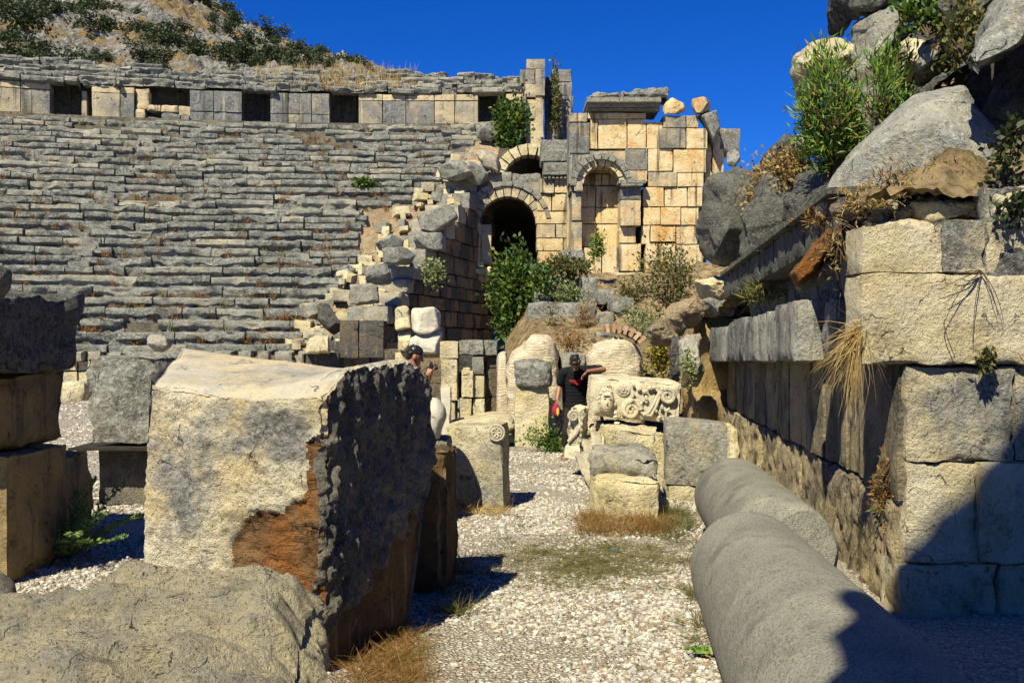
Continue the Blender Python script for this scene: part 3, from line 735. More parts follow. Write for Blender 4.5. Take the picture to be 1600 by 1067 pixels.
# long dry grass along the top of the gallery
mb = MB(); rs2 = np.random.RandomState(18)
for _ in range(150):
    px = rs2.choice([505, 520, 535, 560, 590, 610, 635, 470, 430]) + rs2.normal() * 16; k = rs2.randint(0, 6); R = RG + .2 + .66 * k + .3 * rs2.rand(); z = ZC + .3 + .37 * k
    a = ang_px(px, R); n = 12; base = pol(np.array(a), R, z) + rs2.normal(size=(n, 3)) * (.16, .05, .01); hh = .35 + .6 * rs2.rand() ** 2
    blades(mb, base, base + np.stack([rs2.normal(size=n) * .14, rs2.normal(size=n) * .08, hh * (.5 + .6 * rs2.rand(n))], 1), .03, tint=rs2.rand(), rs=rs2, seg=2)
tag(mb.build('tall_dry_grass', M['straw'], loc=(-11, 57, 15), smooth=False), 'tall straw coloured grass on the top rows of the gallery below the hill', 'grass', kind='stuff')
# ================================================================== TOWER at the gallery's end
YT = 55.5; tw = thing('tower_stump', 'stub of a stone tower at the right end of the gallery wall', 'tower', P(850, 215, YT)); mb = MB(); rs = np.random.RandomState(9)
for (x0, y0, x1, y1, t) in ((820, 155, 850, 215, .3), (822, 190, 846, 240, .15), (820, 170, 836, 189, .25), (836, 152, 848, 170, .2), (818, 130, 848, 152, .6), (812, 108, 836, 131, .7), (836, 107, 852, 150, .6), (822, 92, 852, 108, .6), (820, 236, 850, 300, .3), (798, 135, 822, 190, .6)):
    hexa(mb, rect(x0 + .3, y0 + .3, x1 - .3, y1 - .3, YT + rs.normal() * .05, 1.6), .16, .025, .05, .08, 2, tint=t)
mb.build('front_wall', M['gallery'], tw); mb = MB()
for (x0, y0, x1, y1, dy) in ((852, 120, 872, 300, 1.2), (868, 150, 893, 300, 2.2), (862, 108, 893, 128, 2.4), (866, 128, 894, 152, 2.3), (884, 150, 896, 172, 2.2)):
    hexa(mb, rect(x0, y0, x1, y1, YT + dy, 1.4), .2, .04, .07, .1, 2, tint=.65)
mb.build('rear_wall', M['gallery'], tw)
bush('dry_creeper', 'brown dry creeper hanging down the shaded side of the tower stump', 'creeper', P(872, 215, YT + .9), P(868, 160, YT + .9), (.35, .3, 1.6), 700, .22, .1, (M['olive'], M['bark']), clumps=10, seed=5)
# ================================================================== RETAINING WALL along the end of the rows
A0 = np.array((-5.25, 28.6)); B0 = np.array((-1.0, 46.0)); LW = np.linalg.norm(B0 - A0); DW = (B0 - A0) / LW; NW = np.array((DW[1], -DW[0]))
def zseat(Y): return 1.55 + (Y - 32) / TREAD * RISE
rw = thing('retaining_wall', 'dark rusticated retaining wall stepping up beside the right end of the seats', 'wall', (A0[0], A0[1], 0)); rs = np.random.RandomState(23)
courses = MB(); cop = MB(); z = 0.0
while z < 9.4:
    h = .46 + .22 * rs.rand() + (.12 if z > 4 else 0)
    s = (max(0, (z + h - .75 - 1.55) / RISE * TREAD + 32 - A0[1]) / DW[1]) if z > .5 else 0.
    s += rs.rand() * .5; first = True
    while s < LW:
        L = (.55 + .7 * rs.rand()) * (1 if z < 4 else 1.35)
        j = rs.normal() * .03
        def q(ss, off, zz): return np.array((A0[0] + DW[0] * ss + NW[0] * off, A0[1] + DW[1] * ss + NW[1] * off, zz))
        C = np.array([[[q(ss, o, zz) for zz in (z + .012, z + h - .012)] for ss in (s + .015, s + L - .015)] for o in (-1.5 if first else -.9, j)])
        (cop if first else courses) and hexa(cop if first and z > 1.5 else courses, C, .13, .045, .06, .09, 2.2, tint=float(np.clip(.45 + rs.normal() * .25, 0, 1)))
        s += L; first = False
    z += h
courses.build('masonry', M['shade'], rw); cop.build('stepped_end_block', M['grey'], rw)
# pale rubble bed between rows and wall
mb = MB(); ys = np.linspace(29.5, 51, 120); ts = np.linspace(0, 1, 40); Yg, Tg = np.meshgrid(ys, ts, indexing='ij'); Yg = Yg.ravel(); Tg = Tg.ravel()
x0 = np.interp(Yg, [29, 36, 44, 46, 52], [-8.0, -6.6, -3.6, -2.8, -1.6]); x1 = np.interp(Yg, [28.6, 46, 52], [A0[0] - .4, B0[0] - .4, .2])
v = np.stack([x0 + (x1 - x0) * Tg, Yg, zseat(Yg) - .45], 1)
v[:, 2] += .22 * np.floor((Yg % .8) / .4) + .10 * fbm(v, 1.2, 4, 3) + .10 * fbm(v, 4.5, 3, 6, billow=True)
i, j = np.meshgrid(np.arange(119), np.arange(39), indexing='ij'); s = (i * 40 + j).ravel(); mb.add(v, [np.stack([s, s + 1, s + 41, s + 40], 1)])
mb.build('rubble_core', M['rubble'], rw)
mb = MB(); rs = np.random.RandomState(6)
for yy in np.arange(30.2, 47.5, .36):
    xa = np.interp(yy, [29, 36, 44, 46, 52], [-7.6, -6.3, -3.7, -2.9, -1.6]); xb = np.interp(yy, [28.6, 46, 52], [A0[0] - .5, B0[0] - .5, .2])
    for xx in np.arange(xa, xb, .42):
        if rs.rand() < .38: continue
        w_, h_, d_ = .22 + .45 * rs.rand() ** 1.5, .14 + .26 * rs.rand(), .3 + .3 * rs.rand()
        hexa(mb, yaw_box(xx + .2 * rs.normal(), yy + .12 * rs.normal(), zseat(yy) - .24 + .14 * rs.rand(), w_, d_, h_, rs.normal() * .35, (rs.normal() * .12, rs.normal() * .12)), .12, .03, .04, .06, 4, tint=float(np.clip(.45 + .3 * rs.normal(), 0, 1)))
mb.build('broken_masonry', M['cream'], rw)
# ================================================================== ARCHES AND NICHE WALL
def px2(x, y, Y): return P(x, y, Y)
def ring(mb, cx, cy, r0, r1, Y, depth, a0, a1, n, rs, gap=.004, tint=None, res=.16, ey=1.0, **kw):
    """voussoirs: wedges between radii (photo pixels), angles in degrees from the right"""
    t = np.linspace(a0, a1, n + 1)
    for i in range(n):
        b0, b1 = math.radians(t[i] + .5), math.radians(t[i + 1] - .5)
        f = lambda r, b: (cx + r * math.cos(b), cy - r * ey * math.sin(b))
        j = rs.normal() * .03
        # x axis runs along the arc from b1 (left) to b0 (right)
        C = quad_corners(f(r0, b1), f(r0, b0), f(r1, b0), f(r1, b1), Y + j, depth)
        hexa(mb, C, res, kw.get('amp', .015), kw.get('wear', .025), .05, 2, tint=(.5 + rs.normal() * .2 if tint is None else tint + rs.normal() * .1))
def arch_plate(mb, cx, cy, r, xl, xr, yt, Y, depth, n=24, tint=.5, a0=0, a1=180):
    """wall with a round opening: strips from the arc out to a rectangle, with thickness"""
    A = np.radians(np.linspace(a0, a1, n + 1)); V = []; 
    for a in A:
        c, s = math.cos(a), math.sin(a)
        tx = ((xr - cx) / c if c > 1e-6 else (xl - cx) / c if c < -1e-6 else 1e9); ty = ((cy - yt) / s if s > 1e-6 else 1e9); t = min(tx, ty)
        for q in ((cx + r * c, cy - r * s), (cx + t * c, cy - t * s)):
            V += [P(*q, Y), P(*q, Y) + np.array((0, depth, 0))]
    V = np.array(V); o = 4 * np.arange(n)
    mb.add(V, [np.stack([o + 0, o + 2, o + 6, o + 4], 1)[:, ::-1], np.stack([o + 0, o + 4, o + 5, o + 1], 1)[:, ::-1], np.stack([o + 1, o + 5, o + 7, o + 3], 1)[:, ::-1], np.stack([o + 2, o + 3, o + 7, o + 6], 1)[:, ::-1]], tint)
def cells(mb, rects, Y, depth, rs, jit=.03, res=.16, **kw):
    for r in rects:
        t = r[4] if len(r) > 4 else .5
        hexa(mb, rect(r[0] + .5, r[1] + .5, r[2] - .5, r[3] - .5, Y + rs.normal() * jit + (r[5] if len(r) > 5 else 0), depth), res, kw.get('amp', .018), kw.get('wear', .03), .06, 2, tint=t)
def tunnel(mb, cx, cy, r, yb, Y0, Y1, n=20, tint=.6):
    p0 = np.array([P(cx + r * math.cos(a), cy - r * math.sin(a), Y0) for a in np.linspace(0, math.pi, n)])
    p0 = np.vstack([P(cx + r, yb, Y0), p0, P(cx - r, yb, Y0)]); p1 = p0 + np.array((0, Y1 - Y0, 0)); m = len(p0); o = np.arange(m - 1)
    mb.add(np.vstack([p0, p1]), [np.stack([o, o + 1, o + m + 1, o + m], 1)], tint)
    mb.add(np.vstack([p1, p1.mean(0)]), [np.stack([o, o + 1, np.full(m - 1, m)], 1)], tint)
rs = np.random.RandomState(51); YA = 44.0
gate = thing('arched_gateway', 'tall round arched stone gateway with dark passage beside the retaining wall', 'gateway', (P(795, 533, YA)[0], YA, 0))
mb = MB(); ring(mb, 793, 350, 44, 62, YA - .15, .9, 0, 180, 13, rs, tint=.45, ey=.98); ar_ = mb.build('arch', M['gallery'], gate)
mb = MB(); ring(mb, 793, 350, 61, 69, YA - .28, .9, 8, 172, 11, rs, tint=.62, ey=.98); sub(mb.build('arch_moulding', M['grey'], gate), ar_)
mb = MB(); cells(mb, [(727, 348, 752, 368, .2), (728, 368, 751, 410, .15), (733, 408, 756, 418, .1)], YA, 1.2, rs); cells(mb, [(750, 350, 768, 412, .35)], YA + .5, 2.2, rs)
mb.build('left_jamb', M['cream'], gate)
mb = MB(); cells(mb, [(735, 417, 770, 428, .2, -.1), (738, 427, 763, 440, .1, .2)], YA, 1.0, rs, amp=.06, wear=.12, res=.1); mb.build('corbel', M['cream'], gate)
mb = MB(); cells(mb, [(838, 302, 862, 330, .35), (862, 302, 893, 330, .2), (838, 330, 893, 350, .3), (838, 350, 868, 372, .55), (868, 350, 893, 372, .5), (838, 372, 880, 392, .3), (880, 372, 893, 392, .6), (840, 392, 893, 420, .4), (838, 420, 893, 560, .5)], YA - .2, 1.6, rs)
mb.build('right_pier', M['niche'], gate)
mb = MB(); cells(mb, [(843, 278, 866, 302, .6), (866, 278, 891, 302, .3)], YA - .3, 1.5, rs); pl_ = mb.build('pilaster', M['niche'], gate)
mb = MB(); hexa(mb, rect(845, 218, 893, 252, YA - .6, 1.8), .14, .02, .04, .06, 2, tint=.95); hexa(mb, rect(849, 252, 893, 268, YA - .55, 1.7), .14, .02, .04, .06, 2, tint=.9); mb.build('frieze_block', M['grey'], gate)
mb = MB(); hexa(mb, rect(848, 268, 893, 273, YA - .62, 1.6), .1, .02, .02, .05, 2, tint=.9)
for k in range(7): hexa(mb, rect(850 + k * 6.2, 273, 854 + k * 6.2, 279, YA - .55, 1.2), .08, .01, .02, .04, 2, tint=.9)
sub(mb.build('capital', M['grey'], gate), pl_)
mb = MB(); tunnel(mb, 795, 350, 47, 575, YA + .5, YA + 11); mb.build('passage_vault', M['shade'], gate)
mb = MB(); cells(mb, [(700, 278, 735, 330, .7), (733, 272, 762, 290, .7), (762, 268, 800, 288, .75), (800, 270, 846, 287, .7), (700, 330, 729, 380, .5)], YA + .3, 1.6, rs, amp=.05, wear=.08, res=.14)
arch_plate(mb, 793, 350, 60, 724, 846, 285, YA + .2, 1.2, tint=.55); mb.build('spandrel_wall', M['grey'], gate)
up = thing('upper_arch', 'small broken arch with pale wedge stones above the larger gateway arch', 'arch', P(820, 285, 47.0))
mb = MB(); ring(mb, 828, 284, 42, 60, 47, 1.0, 62, 172, 7, rs, tint=.2, amp=.03, wear=.05); mb.build('voussoirs', M['cream'], up)
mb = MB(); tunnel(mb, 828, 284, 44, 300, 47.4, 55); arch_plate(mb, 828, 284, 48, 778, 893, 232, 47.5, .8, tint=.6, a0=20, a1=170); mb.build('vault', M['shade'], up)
# tumbled blocks between the seats and the arches
for (ol, Y, d, t, lab) in (([(683, 262), (703, 250), (728, 252), (744, 262), (740, 280), (712, 284), (690, 280)], 43.2, 1.6, .7, 'tilted grey block sliding off the seats just left of the arches'),
                       ([(742, 238), (758, 232), (776, 240), (786, 258), (780, 272), (756, 262)], 44.6, 1.6, .35, 'pale angular block leaning between the two arches'),
                       ([(720, 258), (738, 250), (756, 262), (768, 282), (750, 290), (728, 282)], 43.8, 1.4, .95, 'dark angular block wedged over the gateway arch crown'),
                       ([(742, 192), (775, 188), (780, 208), (768, 222), (744, 216)], 50.2, 1.5, .9, 'dark square block below the right gallery doorway')):
    rock('fallen_block', lab, 'stone block', M['grey'], ol, Y, d, n=5, amp=.05, tint=t, nu=64, nv=32, facets=7)
bush('shrub', 'dark green shrub growing in front of the right gallery doorway beside the tower stump', 'shrub', P(800, 238, 49.6), P(797, 198, 49.6), (.75, .6, 1.35), 2600, .24, .15, (M['tree'], M['bark']), clumps=20, seed=3)
bush('shrub', 'small dark green bush alone on the grey seat rows left of the gateway', 'shrub', P(575, 294, 44.5), P(574, 287, 44.4), (.48, .3, .24), 500, .16, .1, (M['tree'], M['bark']), clumps=8, seed=4)
# ------------------------------------------------------------------ niche wall
YN = 40.0; rs = np.random.RandomState(61)
nw = thing('niche_wall', 'orange stained ashlar wall with a round headed niche and heavy cornice', 'wall', (P(1000, 533, YN)[0], YN, 0))
mb = MB()
R_ = [(889, 176, 918, 191, .75), (889, 191, 922, 240, .95), (922, 186, 934, 233, .15), (934, 186, 980, 233, .1), (980, 186, 1010, 233, .3), (1010, 190, 1036, 233, .2), (918, 176, 1010, 186, .05),
      (1036, 180, 1072, 200, .75), (1072, 180, 1092, 200, .5), (1030, 200, 1072, 232, .75), (1072, 200, 1106, 233, .35), (976, 230, 1012, 266, .85), (1012, 232, 1052, 268, .2), (1052, 233, 1104, 270, .25),
      (1012, 268, 1058, 292, .7), (1058, 270, 1100, 292, .2), (980, 266, 1012, 284, .5), (1004, 292, 1038, 323, .05), (1038, 292, 1074, 323, .15), (1074, 292, 1098, 323, .3),
      (1004, 323, 1032, 352, .1), (1032, 323, 1064, 352, .25), (1064, 324, 1092, 352, .3), (1002, 352, 1016, 382, .3), (1016, 352, 1056, 378, .1), (1056, 352, 1090, 382, .4), (967, 354, 994, 380, .05), (967, 380, 1002, 424, .0), (1008, 380, 1056, 426, .1), (1056, 382, 1100, 430, .45),
      (890, 240, 902, 300, .8), (893, 300, 909, 345, .7), (892, 345, 910, 392, .6), (892, 392, 912, 430, .4), (900, 428, 960, 560, .5), (960, 446, 1100, 600, .4), (912, 386, 940, 430, .1), (940, 384, 968, 430, .2)]
cells(mb, R_, YN, 1.7, rs, jit=.045); arch_plate(mb, 940, 287, 40, 889, 1000, 236, YN + .08, 1.5, tint=.7); mb.build('ashlar', M['niche'], nw)
mb = MB(); cells(mb, [(905, 230, 978, 272, .4), (905, 272, 940, 290, .1), (940, 272, 978, 290, .0), (905, 290, 931, 324, .1), (931, 290, 970, 324, .0), (908, 324, 930, 350, .2), (930, 324, 968, 350, .05), (905, 350, 932, 386, .15), (932, 350, 968, 386, .0)], YN + 1.05, .8, rs, jit=.02); cells(mb, [(885, 300, 1105, 440, .6)], YN + 1.9, .3, rs); mb.build('niche_back', M['niche'], nw)
mb = MB(); ring(mb, 940, 287, 28, 40, YN - .08, 1.1, 0, 180, 9, rs, tint=.1); na_ = mb.build('niche_arch', M['cream'], nw)
mb = MB(); ring(mb, 940, 287, 39, 49, YN - .30, .6, -4, 184, 12, rs, tint=.8, ey=.98); sub(mb.build('hood_moulding', M['grey'], nw), na_)
mb = MB(); cells(mb, [(969, 291, 1002, 312, .85), (969, 312, 1002, 353, .45)], YN - .35, 1.2, rs); pl_ = mb.build('pilaster', M['niche'], nw)
mb = MB(); cells(mb, [(966, 280, 1010, 287, .8), (970, 286, 1005, 291, .9)], YN - .55, 1.5, rs); cells(mb, [(896, 282, 912, 300, .3)], YN - .3, 1.2, rs, amp=.05, wear=.08); sub(mb.build('capital', M['grey'], nw), pl_)
mb = MB(); cells(mb, [(919, 168, 1032, 173, .8)], YN - .25, 1.8, rs); cells(mb, [(917, 160, 1033, 168, .75)], YN - .42, 1.9, rs)
cells(mb, [(916, 151, 968, 160, .7), (968, 151, 1034, 160, .75)], YN - .6, 2.0, rs); co_ = mb.build('cornice', M['grey'], nw)
mb = MB(); cells(mb, [(922, 144, 968, 152, .7), (970, 142, 1000, 152, .8), (990, 136, 1046, 151, .7)], YN - .3, 1.6, rs, amp=.09, wear=.09, res=.1); sub(mb.build('broken_top', M['grey'], nw), co_)
mb = MB(); cells(mb, [(948, 425, 1012, 431, .2)], YN - .35, 1.4, rs); cells(mb, [(950, 431, 1012, 438, .3), (952, 438, 1010, 446, .3)], YN - .2, 1.3, rs); mb.build('base_moulding', M['cream'], nw)
mb = MB(); cells(mb, [(1100, 215, 1113, 285, .2), (1113, 200, 1132, 275, .35), (1120, 200, 1157, 238, .85), (1112, 275, 1148, 300, .8)], YN + .6, 1.5, rs, amp=.05, wear=.07); mb.build('broken_end_wall', M['niche'], nw)
for (ol, Y, d, t, lab, mt) in (([(1036, 158), (1052, 152), (1068, 156), (1072, 178), (1036, 178)], YN + .3, 1.2, .2, 'orange tinted block standing on the wall top right of the cornice', 'niche'),
                          ([(1080, 154), (1100, 151), (1114, 162), (1108, 178), (1086, 178)], YN + .2, 1.2, .5, 'roundish block standing on the wall top at its right end', 'niche'),
                          ([(1090, 180), (1104, 172), (1120, 168), (1126, 200), (1112, 232), (1104, 205)], YN + .2, 1.1, .9, 'dark carved bracket block clinging to the right edge of the niche wall', 'grey'),
                          ([(1136, 238), (1152, 232), (1160, 248), (1150, 262), (1136, 258)], YN - 1, .9, .75, 'small dark block perched on the broken end of the niche wall', 'grey')):
    rock('loose_block', lab, 'stone block', M[mt], ol, Y, d, n=5, amp=.05, tint=t, nu=64, nv=32, facets=7)
# ------------------------------------------------------------------ terrace blocks below the niche
TB = [(825, 472, 933, 522, 27, 1.6, .75, 'long pale grey slab facing the tree, streaked white, on the brick ruin'), (905, 432, 934, 473, 28.5, 1.4, .8, 'upright grey block stepping up right of the streaked slab'), (835, 432, 908, 448, 29, 1.5, .65, 'flat grey capping block behind bushes below the niche'),
      (836, 448, 862, 474, 28.6, 1.2, .5, 'small square block under the flat capping block'), (876, 390, 915, 412, 32, 1.4, .75, 'grey block beneath the gateway pier among bushes'), (826, 412, 866, 428, 31, 1.3, .7, 'grey block beside the tree top below the gateway pier'),
      (934, 452, 962, 476, 27.5, 1.2, .8, 'rounded dark grey moulded block right of the stepped blocks'), (955, 464, 992, 488, 26.5, 1.1, .65, 'moulded grey block with a projecting lip below the niche base'), (935, 488, 962, 522, 26, 1.1, .45, 'pale upright block below the moulded grey blocks'),
      (962, 486, 1000, 520, 26.6, 1.1, .3, 'cream block half hidden by weeds under the niche base'), (930, 518, 962, 528, 24, .9, .7, 'thin grey slab lying on the brick ruin'), (1110, 432, 1140, 470, 24, 1.2, .1, 'bright cream block below the big grey boulder')]
for (x0, y0, x1, y1, Y, d, t, lab) in TB:
    block('terrace_block', lab, 'stone block', M['grey' if t > .4 else 'cream'], rect(x0, y0, x1, y1, Y, d), res=.08, amp=.04, wear=.07, wr=.08, tint=t)
hexb = MB(); v, f = grid_mesh(np.linspace(-.2, 9.5, 90), np.linspace(17.3, 39, 120), lambda x, y: np.interp(y, [17.3, 19, 24, 26, 29, 32, 39], [.4, 1.4, 1.7, 2.1, 2.7, 3.6, 4.2]) + .18 * fbm(np.stack([x, y, 0 * x], 1), .9, 5, 3) + np.clip((x - 4.5) * .15, 0, .6) - np.clip((.55 - x) * 1.5, 0, 5) * (y > 19))
hexb.add(v, [f]); tag(hexb.build('rubble_bank', M['soil'], loc=(3, 26, 0)), kind='structure')
# ------------------------------------------------------------------ brick ruins
rs = np.random.RandomState(71)
bl = thing('brick_ruin', 'sloping lump of thin brickwork behind the capped stone post', 'ruin', (P(830, 690, 17.2)[0], 17.2, 0)); mb = MB()
blob(mb, [(792, 690), (793, 570), (798, 556), (832, 524), (858, 524), (872, 552), (874, 690)], 17.6, 1.6, n=6, amp=.06, freq=3, nu=110, nv=50); mb.build('brickwork', M['brick'], bl)
mb = MB(); blob(mb, [(776, 690), (777, 552), (792, 548), (798, 690)], 17.8, 1.4, n=6, amp=.03, nu=60, nv=30); mb.build('brick_side', M['brick'], bl)
br = thing('brick_ruin', 'rounded brick lump with reddish arch bricks behind the carved scroll block', 'ruin', (P(960, 690, 17.6)[0], 17.6, 0)); mb = MB()
blob(mb, [(912, 690), (914, 556), (934, 536), (962, 528), (992, 536), (1004, 560), (1006, 690)], 18, 1.7, n=5, amp=.06, freq=3, nu=110, nv=50); mb.build('brickwork', M['brick'], br)
mb = MB()
for k in range(7):
    a = math.radians(98 - k * 9.5); c = (958 + 52 * math.cos(a), 566 - 46 * math.sin(a)); e = (958 + 68 * math.cos(a), 566 - 61 * math.sin(a)); dx, dy = 3.1 * math.sin(a), 3.1 * math.cos(a)
    hexa(mb, quad_corners((c[0] - dx, c[1] - dy), (c[0] + dx, c[1] + dy), (e[0] + dx, e[1] + dy), (e[0] - dx, e[1] - dy), 17.5 + rs.normal() * .03, .5), .05, .015, .02, .03, 5, tint=rs.rand())
mb.build('arch_bricks', M['redbrick'], br)
rock('rubble_mass', 'ragged rubble mass with red brick bits between the two brick ruins', 'rubble', M['rubble'], [(858, 600), (862, 540), (885, 524), (925, 528), (932, 548), (914, 600)], 18.6, 1.2, n=3, amp=.14, freq=3.5, nu=110, nv=50)
block('stone_block', 'small grey moulded block between the brick ruins behind the man', 'stone block', M['grey'], rect(874, 552, 915, 588, 17.4, .7), res=.05, amp=.03, wear=.05, tint=.6)
cp = thing('capped_post', 'square cream stone post carrying a rough grey capping block', 'post', G(832, 697)); YP = G(832, 697)[1]
mb = MB(); hexa(mb, rect(804, 602, 858, 699, YP, .55), .05, .02, .03, .05, 3, tint=.25); mb.build('shaft', M['cream'], cp)
rock('cap_stone', 'rough grey capping block resting on the cream post', 'stone block', M['grey'], [(803, 566), (815, 562), (856, 564), (863, 574), (860, 602), (836, 607), (806, 604)], YP + .25, .75, n=5, amp=.05, freq=3, tint=.8)
block('stone_block', 'grey upright block in shadow right behind the man\'s hand', 'stone block', M['grey'], rect(856, 604, 880, 700, YP + 1.2, .5), res=.06, amp=.02, wear=.04, tint=.7)
# tree in the gateway and plants on the terraces
tr = bush('tree', 'leafy dark green tree filling the lower gateway passage', 'tree', (P(803, 560, 30)[0], 30, 0), P(806, 470, 30), (.70, .6, 1.42), 5200, .17, .11, (M['tree'], M['bark']), clumps=42, spread=.24, seed=12, shell=.45)
mb = MB(); b = np.array((P(803, 560, 30)[0], 30, 0)); tube(mb, [b, b + (.03, .0, .5), b + (-.02, .05, 1.1), b + (.05, 0, 2.0)], [.09, .07, .055, .03], 8); mb.build('trunk', M['bark'], tr)
PL = [('shrub', 'olive green bush spilling over the flat capping block below the niche', (888, 432, 28.8), (888, 416, 28.7), (.62, .35, .34), 1500, .12, .07, 'olive'), ('shrub', 'dark bush hanging beside the tree over the stepped blocks', (850, 446, 28), (846, 436, 28), (.3, .25, .42), 800, .12, .07, 'tree'),
      ('shrub', 'bright green sprig at the foot of the niche', (935, 400, 31), (932, 386, 31), (.22, .2, .36), 420, .12, .07, 'oleander'), ('shrub', 'small olive bush in front of the small square block', (893, 470, 28), (893, 455, 28), (.42, .2, .3), 700, .1, .06, 'pale'),
      ('shrub', 'large brown green bush climbing right of the niche base', (1050, 500, 25), (1045, 440, 25), (.62, .5, .85), 2200, .1, .05, 'olive'), ('shrub', 'thin brown weeds drooping over the end of the streaked slab', (918, 522, 26), (915, 500, 26), (.26, .2, .45), 500, .12, .025, 'rustgrass'),
      ('shrub', 'leafless dark weed standing before the streaked slab', (863, 523, 25.5), (864, 498, 25.5), (.26, .15, .42), 160, .09, .04, 'olive'), ('shrub', 'yellow green tall bush behind the carved scroll block', (1030, 588, 16.2), (1029, 548, 16.2), (.16, .16, .40), 900, .07, .045, 'yellow'),
      ('shrub', 'olive weeds on the ledge below the niche base moulding', (985, 470, 27), (990, 455, 27), (.4, .3, .35), 600, .1, .05, 'olive'), ('shrub', 'pale grey green weed under the large brown green bush', (995, 522, 24), (1000, 505, 24), (.4, .3, .35), 600, .09, .05, 'pale'),
      ('shrub', 'pale caper bush growing from the retaining wall face', (678, 442, 35.5), (676, 424, 35.4), (.36, .35, .52), 900, .11, .09, 'pale'), ('shrub', 'leggy weed sprouting at the foot of the capped post', (842, 699, 15.1), (838, 678, 14.9), (.22, .15, .22), 220, .06, .035, 'weed'),
      ('shrub', 'brown dry bush on the rubble mass between the brick ruins', (890, 535, 18), (888, 528, 18), (.3, .3, .16), 500, .07, .02, 'rustgrass'), ('shrub', 'dark green bush at the man\'s feet beside the capped post', (868, 706, 14.9), (866, 690, 14.9), (.16, .2, .16), 700, .06, .03, 'tree')]
for i, (nm, lab, b, c, r, n, ls, lw, mt) in enumerate(PL):
    bush(nm, lab, 'shrub', P(*b), P(*c), r, n, ls, lw, (M[mt], M['bark']), clumps=12, seed=20 + i, spread=.32)
# ------------------------------------------------------------------ masonry piers in front of the retaining wall
rs = np.random.RandomState(81)
pw = thing('ruined_pier_wall', 'group of cream masonry piers with slots between, in front of the retaining wall', 'wall', G(725, 680)); Y = 18.5
def pier(lst, mt, nm):
    mb = MB(); cells(mb, lst, Y, .8, rs, jit=.02, res=.07, amp=.02, wear=.03); mb.build(nm, mt, pw)
pier([(687, 533, 716, 560, .4, 0), (688, 560, 715, 626, .35), (690, 626, 712, 684, .5)], M['cream'], 'pier')
pier([(720, 578, 740, 622, .25, -.2), (722, 574, 736, 586, .2, -.25), (718, 622, 738, 666, .5, -.2)], M['cream'], 'pier')
pier([(738, 587, 758, 622, .45, -.1), (738, 622, 758, 662, .4, -.1), (736, 556, 757, 586, .65, 0)], M['cream'], 'pier')
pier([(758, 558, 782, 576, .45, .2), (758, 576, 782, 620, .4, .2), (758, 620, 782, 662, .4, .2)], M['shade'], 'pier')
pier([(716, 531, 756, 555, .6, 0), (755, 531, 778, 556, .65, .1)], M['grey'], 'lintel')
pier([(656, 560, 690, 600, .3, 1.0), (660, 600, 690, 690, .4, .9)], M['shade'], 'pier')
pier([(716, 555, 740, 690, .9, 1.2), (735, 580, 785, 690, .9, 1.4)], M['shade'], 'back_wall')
mb = MB(); cells(mb, [(688, 605, 704, 690, .1)], 16.2, .5, rs, res=.06, amp=.02, wear=.03); tag(mb.build('stone_post', M['white']), 'short bright upright post in front of the cream masonry piers', 'post')
LB = [([(616, 480), (638, 478), (642, 512), (618, 516)], 22.5, .7, .3, 'cream', 'bright cream block topping the left masonry stack behind the photographer'), ([(643, 481), (678, 480), (688, 488), (687, 520), (644, 522)], 22.3, .8, .45, 'white', 'rough pinkish white block topping the right masonry stack'),
      ([(640, 520), (664, 516), (690, 518), (684, 552), (640, 552)], 22.4, .9, .45, 'white', 'second rough pinkish white block, under the topmost one'), ([(622, 517), (641, 517), (641, 552), (624, 552)], 22.6, .8, .1, 'cream', 'cream block under the bright cream block in the left stack'),
      ([(468, 476), (500, 472), (506, 488), (494, 500), (466, 494)], 29, 1.2, .45, 'grey', 'tilted pale block leaning at the foot of the retaining wall steps'), ([(498, 474), (512, 474), (538, 514), (520, 524), (494, 500)], 28.6, .9, .85, 'boulder', 'dark broken block propped against the tilted pale block'),
      ([(480, 524), (512, 524), (516, 552), (476, 552)], 27.6, 1.0, .1, 'cream', 'yellowish block low at the corner of the retaining wall'), ([(546, 444), (590, 443), (592, 474), (546, 476)], 31.2, 1.0, .5, 'grey', 'squared pale grey block on the retaining wall steps'),
      ([(570, 414), (608, 412), (612, 444), (572, 446)], 33, 1.0, .7, 'grey', 'squared grey block above the pale grey one on the wall steps'), ([(596, 388), (634, 386), (650, 398), (640, 414), (600, 412)], 35, 1.2, .75, 'grey', 'wide grey block with sloping top on the wall steps'),
      ([(648, 362), (690, 364), (694, 392), (660, 394), (644, 376)], 38, 1.4, .75, 'grey', 'dark grey block lying below the leaning slab on the wall'), ([(650, 336), (706, 316), (716, 340), (690, 366), (656, 358)], 39.5, 1.5, .8, 'grey', 'large leaning grey slab at the top of the pale rubble patch'),
      ([(584, 380), (612, 366), (632, 374), (628, 390), (592, 392)], 35.6, 1.0, .8, 'grey', 'dark rounded stone at the foot of the pale rubble patch'), ([(226, 530), (234, 522), (258, 524), (268, 540), (250, 554), (238, 548)], 28.5, .8, .5, 'grey', 'loose tilted stone with pits in front of the lowest seats')]
for (ol, Y, d, t, mt, lab) in LB:
    rock('fallen_block', lab, 'stone block', M[mt], ol, Y, d, n=7, amp=.04, freq=2.5, tint=t, nu=72, nv=36, sm=1, facets=7)
